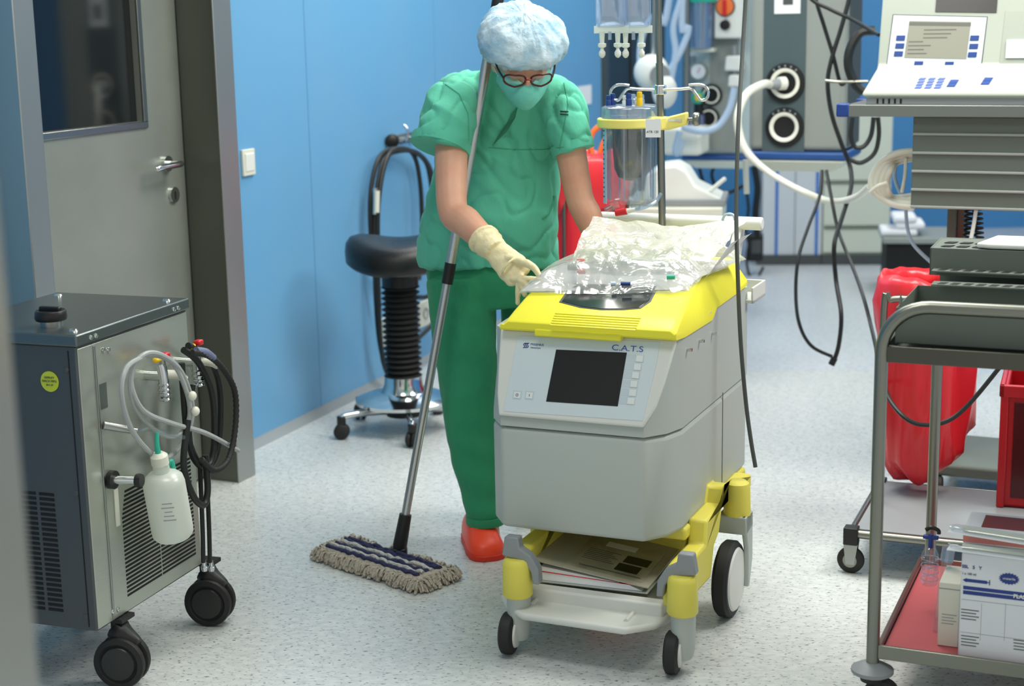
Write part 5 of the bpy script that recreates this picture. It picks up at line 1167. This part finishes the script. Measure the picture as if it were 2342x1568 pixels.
# cables in front of the column
cf_ = Fr((D(1900, 300, 5.9).x, 5.9, 1.2), 0)
def cable(pts, r, lb, name='hanging_cable', grp='black cables hanging at the column'):
    o = root(name, cf_, lb, 'cable', grp); q = [D(x, y, Y) for x, y, Y in pts]
    if pts[0][1] < 0: q = [Vector((q[0].x, q[0].y, 2.99)), Vector((q[0].x, q[0].y, 2.2)), q[0] + Vector((0, 0, .12))] + q
    MB().tube([cf_.l(v) for v in q], r, 8).build('cable_run', M['cable'], o); return o
a = cable([(1862, -20, 6.0), (1885, 60, 6.0), (1905, 125, 6.0), (1922, 190, 6.0), (1935, 185, 6.0)], .0075, 'short black cable slanting down from the frame top to a loop ring beside the console')
a = cable([(1945, -20, 6.0), (1925, 60, 6.0), (1902, 135, 6.0), (1893, 190, 6.0), (1902, 260, 6.0), (1925, 330, 6.0), (1944, 380, 6.0), (1946, 430, 5.9), (1925, 500, 5.8), (1908, 560, 5.7), (1912, 640, 5.7), (1924, 720, 5.6), (1918, 790, 5.6), (1905, 830, 5.6)], .0085, 'longest black cable hanging from the frame top to above the floor')
MB().tube([cf_.l(D(1909, 818, 5.6)), cf_.l(D(1901, 834, 5.6))], .0125, 10, smooth=False).build('cable_plug', M['cable'], a)
cable([(1880, 390, 6.0), (1874, 450, 5.9), (1848, 520, 5.8), (1826, 590, 5.7), (1820, 670, 5.65), (1828, 740, 5.6), (1855, 790, 5.6), (1903, 815, 5.6)], .0065, 'black cable curving in a wide arc left of the crossing cables')
cable([(1890, 390, 6.0), (1902, 455, 5.9), (1918, 530, 5.8), (1950, 610, 5.6), (1975, 680, 5.4), (1998, 770, 5.2), (2022, 880, 4.5), (2050, 935, 4.3), (2095, 968, 4.25), (2160, 965, 4.25), (2215, 925, 4.25), (2290, 835, 4.25)], .0065, 'black cable slanting right behind the steel trolley post and looping before the red sack')
cable([(1850, -10, 5.95), (1900, 22, 5.95), (1950, 45, 5.9), (2010, 80, 5.7)], .007, 'black cable running from the frame top to the console corner')
cable([(2000, 70, 5.95), (1968, 75, 5.95), (1945, 110, 5.95), (1940, 150, 5.95), (1955, 190, 5.95), (1975, 210, 5.95)], .017, 'thick black cable bent in an arc behind the console corner')
cable([(1950, 268, 5.9), (1946, 310, 5.9), (1955, 335, 5.9), (1975, 335, 5.9), (1992, 310, 5.9), (1998, 268, 5.9)], .0085, 'inner black cable loop hanging below the equipment shelf')
cable([(2008, 268, 5.9), (2010, 310, 5.9), (2000, 350, 5.9), (1970, 372, 5.9), (1945, 365, 5.9)], .0085, 'outer black cable loop hanging below the equipment shelf')
o = root('cable_ring', cf_, 'chrome wire ring bundling black cables beside the console', 'ring'); MB().tube([cf_.l(D(1888, 184, 5.96)), cf_.l(D(1925, 187, 5.94)), cf_.l(D(1985, 186, 5.94))], .006, 8).build('wire', M['steelp'], o)
o = root('dangling_cable', Fr((D(1690, 600, 4.02).x, 4.02, .9), 0), 'thin dark cable dangling freely beside the right side of the grey machine', 'cable')
fo = Fr((D(1690, 600, 4.02).x, 4.02, .9), 0)
MB().tube([fo.l(Vector((D(1706, -20, 4.3).x, 4.3, z_))) for z_ in (2.99, 2.3, D(1706, -20, 4.3).z + .12)] + [fo.l(D(x, y, Y)) for x, y, Y in ((1706, -20, 4.3), (1698, 120, 4.25), (1688, 300, 4.15), (1684, 480, 4.08), (1687, 620, 4.02), (1694, 780, 4.0), (1706, 920, 4.0), (1718, 1010, 3.99), (1728, 1068, 3.98))], .0055, 8).build('cord_run', mat('dark_grey_cord', '#4a4e4a', .5), o)

# ------------------------------------------------------------------ second supply column, farther back
YQ = 8.2
p = D(1560, 352, YQ); QF = Fr((p.x, p.y, p.z), 22); qc = root('far_supply_column', QF, 'pale supply column with gauges and a teal lidded suction jar far behind the drip pole', 'supply column')
xq = QF.ony(1700, 250, 0).x; PT2 = 3.0 - p.z
MB().bx(0, xq + .1, 0, .3, 0, PT2).build('column_body', mat('far_column', '#b4c3c4', .45), qc, bev=.02)
MB().bx(0, xq + .11, -.01, .31, -.03, .0).build('blue_edge', M['pendd'], qc, bev=.01)
MB().loft([[(0, -.01, -.03), (xq + .1, -.01, -.03), (xq + .1, .3, -.03), (0, .3, -.03)], [(.06, .03, -.075), (xq, .03, -.075), (xq, .26, -.075), (.06, .26, -.075)]]).build('bottom_cover', M['cabg'], qc, bev=.01)
def qq(px, py, y=0): return QF.ony(px, py, y)
def qfr(px, py, y=-.02): return Fr(QF.M @ qq(px, py, y), 22)
MB().bx(qq(1628, 0).x, qq(1690, 0).x, -.012, .0, .02, PT2).build('front_panel', M['pend'], qc)
for px, py in ((1628, 217), (1622, 270)):
    q = qq(px, py, -.012); k = MB().lathe([(.03, 0), (.056, 0), (.056, .012), (.03, .012)], q, (0, -1, 0), 32).build('port_ring', M['black'], qc); MB().lathe([(.036, .012), (.044, .013), (.044, .016), (.036, .016)], q, (0, -1, 0), 32).build('port_trim', M['hose'], k); MB().lathe([(0, .002), (.034, .002), (.034, .006), (0, .006)], q, (0, -1, 0), 24).build('port_socket', M['vent'], k)
MB().bx(qq(1570, 0).x, qq(1590, 0).x, -.006, 0, .03, .5).build('wall_rail', M['steel'], qc)
f = qfr(1603, 110, -.10); o = root('suction_jar', f, 'clear suction jar with a teal lid on the far supply column', 'suction jar')
a, b_ = qq(1603, 118, -.1), qq(1603, 14, -.1); hj = b_.z - a.z
MB().lathe([(0, 0), (.055, 0), (.066, hj), (.062, hj), (.052, .006), (0, .006)], n=28).build('jar', M['clearb'], o); MB().lathe([(0, hj), (.078, hj), (.08, hj + .02), (.06, hj + .035), (0, hj + .035)], n=28).build('jar_lid', M['teal'], o); MB().bx(-.07, .07, -.01, .06, -.02, .0).build('jar_bracket', M['offwhite'], o, bev=.004)
f = qfr(1665, 88, -.10); o = root('control_box', f, 'white hanging control box with an orange and red dial knob', 'control box')
a, b_ = qq(1633, 85, -.1), qq(1700, 0, -.1); w2 = (b_.x - a.x) / 2; 
MB().bx(-w2, w2, 0, .07, 0, .42).build('box_housing', M['white'], o, bev=.012)
q = qq(1659, 15, -.1) - qq(1665, 88, -.1); k = MB().lathe([(0, 0), (.045, 0), (.042, .012), (0, .014)], q, (0, -1, 0), 28).build('dial', M['orange'], o); MB().bx(q.x - .008, q.x + .008, -.03, -.012, q.z - .045, q.z + .035).build('dial_pointer', M['red'], k, bev=.003)
MB().lathe([(.044, 0), (.05, 0), (.05, .006), (.044, .006)], q, (0, -1, 0), 28).build('dial_ring', M['dgrey'], k)
q = qq(1659, 57, -.1) - qq(1665, 88, -.1); MB().lathe([(0, 0), (.026, 0), (.024, .02), (0, .022)], q, (0, -1, 0), 24).build('push_knob', M['black'], o)
f = qfr(1600, 163, -.012); o = root('pressure_gauge', f, 'round grey pressure gauge under the suction jar', 'gauge')
MB().lathe([(0, 0), (.046, 0), (.046, .025), (.040, .03), (.038, .026), (0, .026)], (0, 0, 0), (0, -1, 0), 30).build('gauge_case', M['pend'], o); MB().lathe([(0, .0), (.037, .0), (.037, .001), (0, .001)], (0, -.026, 0), (0, -1, 0), 28).build('gauge_face', M['paper'], o); MB().box((.004, -.028, .006), (.003, .001, .03), Matrix.Rotation(R(30), 3, 'Y')).build('needle', M['red'], o)
f = qfr(1596, 222, -.05); o = root('gas_valve', f, 'small valve with yellow and teal cap left of the far ringed ports', 'valve')
MB().lathe([(0, 0), (.03, 0), (.034, .02), (.02, .028), (0, .028)], (0, 0, 0), (.3, -1, 0), 20).build('valve_cap', M['teal'], o); MB().lathe([(0, 0), (.018, 0), (.016, .008), (0, .01)], (.008, -.028, 0), (.3, -1, 0), 16).build('valve_button', M['yel'], o); MB().cyl((0, .02, -.12), (0, .02, -.02), .024).build('valve_body', M['black'], o); MB().bx(-.03, .03, -.01, .05, -.18, -.09).build('valve_block', mat('violet_block', '#7378a0', .4), o, bev=.006)
for px, py, w_, h_, lb in ((1676, 145, .09, .075, 'white terminal unit on the far column below the control box'), (1677, 185, .06, .06, 'white tapered plug below the terminal unit on the far column')):
    f = qfr(px, py, -.08); o = root('terminal_unit', f, lb, 'terminal unit', 'white terminal units on the far column'); MB().loft([[(-w_ * .5, 0, -h_ / 2), (w_ * .5, 0, -h_ / 2), (w_ * .5, .06, -h_ / 2), (-w_ * .5, .06, -h_ / 2)], [(-w_ * .42, 0, h_ / 2), (w_ * .42, 0, h_ / 2), (w_ * .42, .06, h_ / 2), (-w_ * .42, .06, h_ / 2)]]).build('unit_body', M['white'], o, bev=.01); MB().cyl((0, .03, h_ / 2), (0, .03, h_ / 2 + .05), .012).build('unit_neck', M['grey'], o)
f = Fr((D(1540, 100, 7.8).x, 7.8, 1.2), 0)
for i, (pts, lb) in enumerate(((((1560, -10), (1540, 60), (1545, 120), (1535, 180), (1528, 240)), 'pale tube hanging straight just right of the drip pole'), (((1490, 190), (1465, 150), (1470, 80), (1500, 30), (1530, 0)), 'pale tube arching left behind the drip pole'), (((1530, 165), (1560, 110), (1575, 60), (1560, 10)), 'pale tube bowing right in front of the far column'), (((1680, 200), (1668, 250), (1640, 290), (1600, 300), (1560, 290)), 'pale hose curving under the far ringed ports'), (((1555, 300), (1545, 340), (1550, 350), (1560, 320)), 'short pale tube loop low behind the drip pole'))):
    o = root('breathing_tube', f, lb, 'tube', 'pale tubes at the far column'); q = [D(x, y, 7.8) for x, y in pts]; q = [Vector((q[0].x, q[0].y, 2.99)), Vector((q[0].x, q[0].y, q[0].z + .1))] + q if pts[0][1] < 0 else q; q = q + [Vector((q[-1].x + .1, q[-1].y, 2.99))] if 0 <= pts[-1][1] <= 10 else q; MB().tube([f.l(v) for v in q], .017, 10).build('tube_run', M['bhose'], o)
f = Fr((D(1490, 165, 7.6).x, 7.6, D(1490, 165, 7.6).z), 20); o = root('lamp_head', f, 'white rounded device with a lens behind the drip pole', 'device')
MB().ell((0, 0, 0), (.085, .08, .085)).build('device_shell', M['white'], o); MB().ell((.075, -.04, -.09), (.06, .06, .08)).build('device_arm', M['white'], o); MB().tube([(0, .03, .07), (0, .05, .3), (.02, .06, 2.99 - f.o.z)], .014, 10).build('support_arm', M['steelm'], o); MB().lathe([(0, 0), (.045, 0), (.05, .02), (0, .02)], (.05, -.06, -.01), (.6, -.8, -.1), 24).build('lens', M['grey'], o)
f = Fr((D(1585, 300, 7.9).x, 7.9, D(1585, 356, 7.9).z), 20); o = root('monitor_back', f, 'cream box hanging low beside the far column behind the drip pole', 'device'); MB().bx(-.16, .04, 0, .2, 0, .14).build('box_housing', M['hose'], o, bev=.02); MB().tube([(-.06, .1, .14), (-.06, .1, .6), (-.06, .1, 3.0 - f.o.z)], .02, 10, smooth=False).build('hang_pole', M['steelm'], o)

# ------------------------------------------------------------------ white moulded machine on its table, red sack and pedestal behind the person
p = F(1400, 700); yt = 6.7
zt_ = D(1530, 500, yt).z
f = Fr((D(1405, 500, yt).x, yt, 0), 10); o = root('side_table', f, 'low white equipment table behind the drip pole', 'table')
wt_ = D(1650, 500, yt).x - f.o.x
MB().bx(-.05, wt_, 0, .45, zt_ - .02, zt_ + .05).build('table_top', M['offwhite'], o, bev=.006)
for x in (-.02, wt_ - .03):
    for y in (.03, .42): MB().cyl((x, y, 0), (x, y, zt_ - .02), .016).build('leg', M['steelp'], o)
f = Fr((D(1500, 470, yt).x, yt + .05, zt_ + .05), 10); o = root('moulded_machine', f, 'white moulded machine with a sloping side on the low table', 'machine')
def mm(px, py): v = f.ony(px, py, 0); return v.x, v.z
pts = [(1470, 472), (1478, 400), (1510, 382), (1545, 378), (1570, 392), (1590, 425), (1650, 455), (1655, 466)]
MB().prism([(mm(*q)[0], 0, max(mm(*q)[1], .0)) for q in pts], (0, .3, 0)).build('machine_shell', M['white'], o, bev=.02, seg=4, ang=60)
a, b_ = mm(1440, 482), mm(1660, 466); MB().bx(a[0], b_[0], -.02, .32, .0, .03).build('machine_base', M['grey'], o, bev=.006)
MB().box((mm(1640, 425)[0], .05, mm(1640, 425)[1]), (.09, .02, .018), Matrix.Rotation(R(-40), 3, 'Y')).build('machine_lever', M['white'], o, bev=.006)
f2 = Fr((D(1345, 400, 6.3).x, 6.3, 0), 10); zr = D(1345, 372, 6.3).z
o = root('sack_stand', f2, 'steel ring stand holding the red sack behind the person', 'stand'); MB().torus((0, 0, zr), .155, .008).build('ring', M['steelp'], o)
for a in (0, 120, 240): MB().tube([(.155 * math.cos(R(a)), .155 * math.sin(R(a)), zr), (.17 * math.cos(R(a)), .17 * math.sin(R(a)), .01)], .008, 8, smooth=False).build('leg', M['steelp'], o)
o = root('red_waste_sack', Fr(f2.o, 10), 'red waste sack on a ring stand behind the bare left forearm', 'waste sack'); sackmesh(f2, .142, .12, zr + .012, 6.0, 1.15).build('sack_film', M['redbag'], o, ang=180)
f = Fr((D(1375, 320, 6.25).x, 6.25, 1.0), 0); o = root('orange_tube', f, 'orange tube rising out of the red sack behind the person', 'tube')
MB().tube([f.l(D(x, y, 6.25)) for x, y in ((1362, 385), (1352, 345), (1352, 310), (1372, 288), (1395, 285))], .012, 10).build('tube_run', M['orange'], o); MB().tube([f.l(D(x, y, 6.28)) for x, y in ((1362, 380), (1378, 330), (1395, 300))], .010, 10).build('tube_run', M['orange'], o)
f = Fr((D(1258, 580, 6.5).x, 6.5, 0), 12); o = root('cream_pedestal', f, 'cream cabinet pedestal standing between the green tunic and the red sack', 'cabinet')
zc = D(1275, 405, 6.5).z; MB().bx(-.12, .09, 0, .3, .03, zc).build('cabinet_body', M['offwhite'], o, bev=.005); MB().bx(.03, .036, -.004, .0, .1, zc - .05).build('door_gap', M['grey'], o); MB().bx(.055, .068, -.012, 0, .45, .62).build('handle', M['dgrey'], o, bev=.003); MB().bx(-.11, .08, .01, .29, 0, .03).build('plinth', M['dgrey'], o)

# ------------------------------------------------------------------ cabinets at the back
YC = 9.8
p = F(1742, 605); CF2 = Fr((p.x, p.y, 0), 6)
def cq(px, py, y=0): return CF2.ony(px, py, y)
xm = cq(1880, 500).x; xr = cq(2036, 500).x; zc = 1.0
o = root('striped_cabinet', CF2, 'tall pale cabinet with two blue vertical stripes at the back', 'cabinet')
MB().bx(0, xm, 0, .5, .06, 1.1).build('cabinet_body', M['cabw'], o, bev=.004); MB().bx(-.03, xm, -.02, .5, .0, .06).build('plinth', M['dgrey'], o)
for px in (1776, 1868): x = cq(px, 500).x; MB().bx(x - .009, x + .009, -.003, 0, .06, 1.1).build('blue_stripe', M['stripe'], o)
x = cq(1818, 500).x; MB().bx(x - .003, x + .003, -.002, 0, .06, 1.1).build('door_gap', M['grey'], o)
f = Fr(CF2.w(xm + .004, 0, 0), 6); o = root('drawer_cabinet', f, 'cream drawer cabinet right of the striped cabinet at the back', 'cabinet')
wd_ = xr - xm - .004; MB().bx(0, wd_, 0.01, .5, .06, 1.0).build('cabinet_body', M['cabg'], o, bev=.003); MB().bx(0, wd_ + .05, -.02, .5, 0, .06).build('plinth', M['dgrey'], o)
zs_ = [.07] + [cq(1950, y).z for y in (517, 414)] + [.98]
for i in range(3):
    d_ = MB().bx(.004, wd_ - .004, -.008, .012, zs_[i] + .006, zs_[i + 1] - .006).build('drawer', mat('drawer_cream', '#d5dac9', .5) if i == 0 else bpy.data.materials['drawer_cream'], o, bev=.003)
    MB().bx(.01, wd_ - .01, -.016, -.006, zs_[i + 1] - .014, zs_[i + 1] - .006).build('grip_strip', mat('green_grey_strip', '#4f5a48', .5) if i == 0 else bpy.data.materials['green_grey_strip'], d_)
f = Fr((D(2080, 535, 8.6).x, 8.6, 0), 10); zt2 = D(2080, 545, 8.6).z; o = root('back_bench', f, 'dark fronted bench carrying folded white linen at the back right', 'bench')
MB().bx(-.14, .30, 0, .5, zt2 - .03, zt2).build('bench_top', M['pend'], o, bev=.004); MB().bx(-.12, .28, .04, .48, .02, zt2 - .03).build('bench_body', M['vent'], o)
for i, (px, w_) in enumerate(((2060, .2), (2085, .16), (2072, .13))):
    f = Fr((D(px, 530, 8.65).x, 8.68, zt2 + .001 + .038 * i), 10); o = root('folded_linen', f, ('bottom', 'middle', 'top')[i] + ' folded white cloth of the stack on the back bench', 'linen', 'folded white linen on the back bench'); MB().bx(-w_ / 2, w_ / 2, 0, .25, 0, .036).build('cloth', M['paper'], o, bev=.014, seg=3)
f = Fr((D(2128, 520, 8.9).x, 8.9, 0), 0); o = root('wall_panel_box', f, 'grey band of a cabinet on the back wall above the linen', 'cabinet'); MB().bx(-.05, .25, 2.0, 2.2, .35, .5).build('cabinet_body', M['grey'], o, bev=.004)
# cables and foot switch left of the striped cabinet
f = Fr((D(1722, 570, 9.4).x, 9.4, 0), 10); o = root('foot_switch', f, 'black foot switch box hanging left of the striped cabinet', 'switch'); zf = D(1720, 598, 9.4).z; MB().bx(-.03, .06, 0, .12, zf, zf + .16).build('switch_body', M['black'], o, bev=.01); MB().bx(-.01, .05, -.01, 0, zf + .05, zf + .13).build('pedal', M['dgrey'], o, bev=.004)
MB().tube([f.l(D(x, y, 9.4)) for x, y in ((1712, 560), (1708, 600), (1716, 632), (1732, 634), (1746, 610))], .008, 8).build('cord_run', M['cable'], o)
for i, pts in enumerate((((1708, 440), (1712, 480), (1706, 520), (1714, 565)), ((1725, 380), (1733, 430), (1728, 490), (1733, 545)), ((1635, 380), (1628, 400), (1640, 430), (1668, 440), (1700, 425)), ((1600, 385), (1612, 420), (1648, 445), (1655, 480)))):
    lb = ('thin black cord hanging from the cream hose end to the foot switch', 'thick black cord hanging beside the striped cabinet', 'black cord sagging across the blue wall under the far column', 'black cord dropping behind the white moulded machine')[i]
    Yc = 9.3 if i < 2 else 8.4; f = Fr((D(*pts[0], Yc).x, Yc, .5), 0); o = root('hanging_cable', f, lb, 'cable', 'black cables at the back wall'); MB().tube([f.l(D(x, y, Yc)) for x, y in pts], .009 if i != 1 else .02, 8).build('cable_run', M['cable'], o)
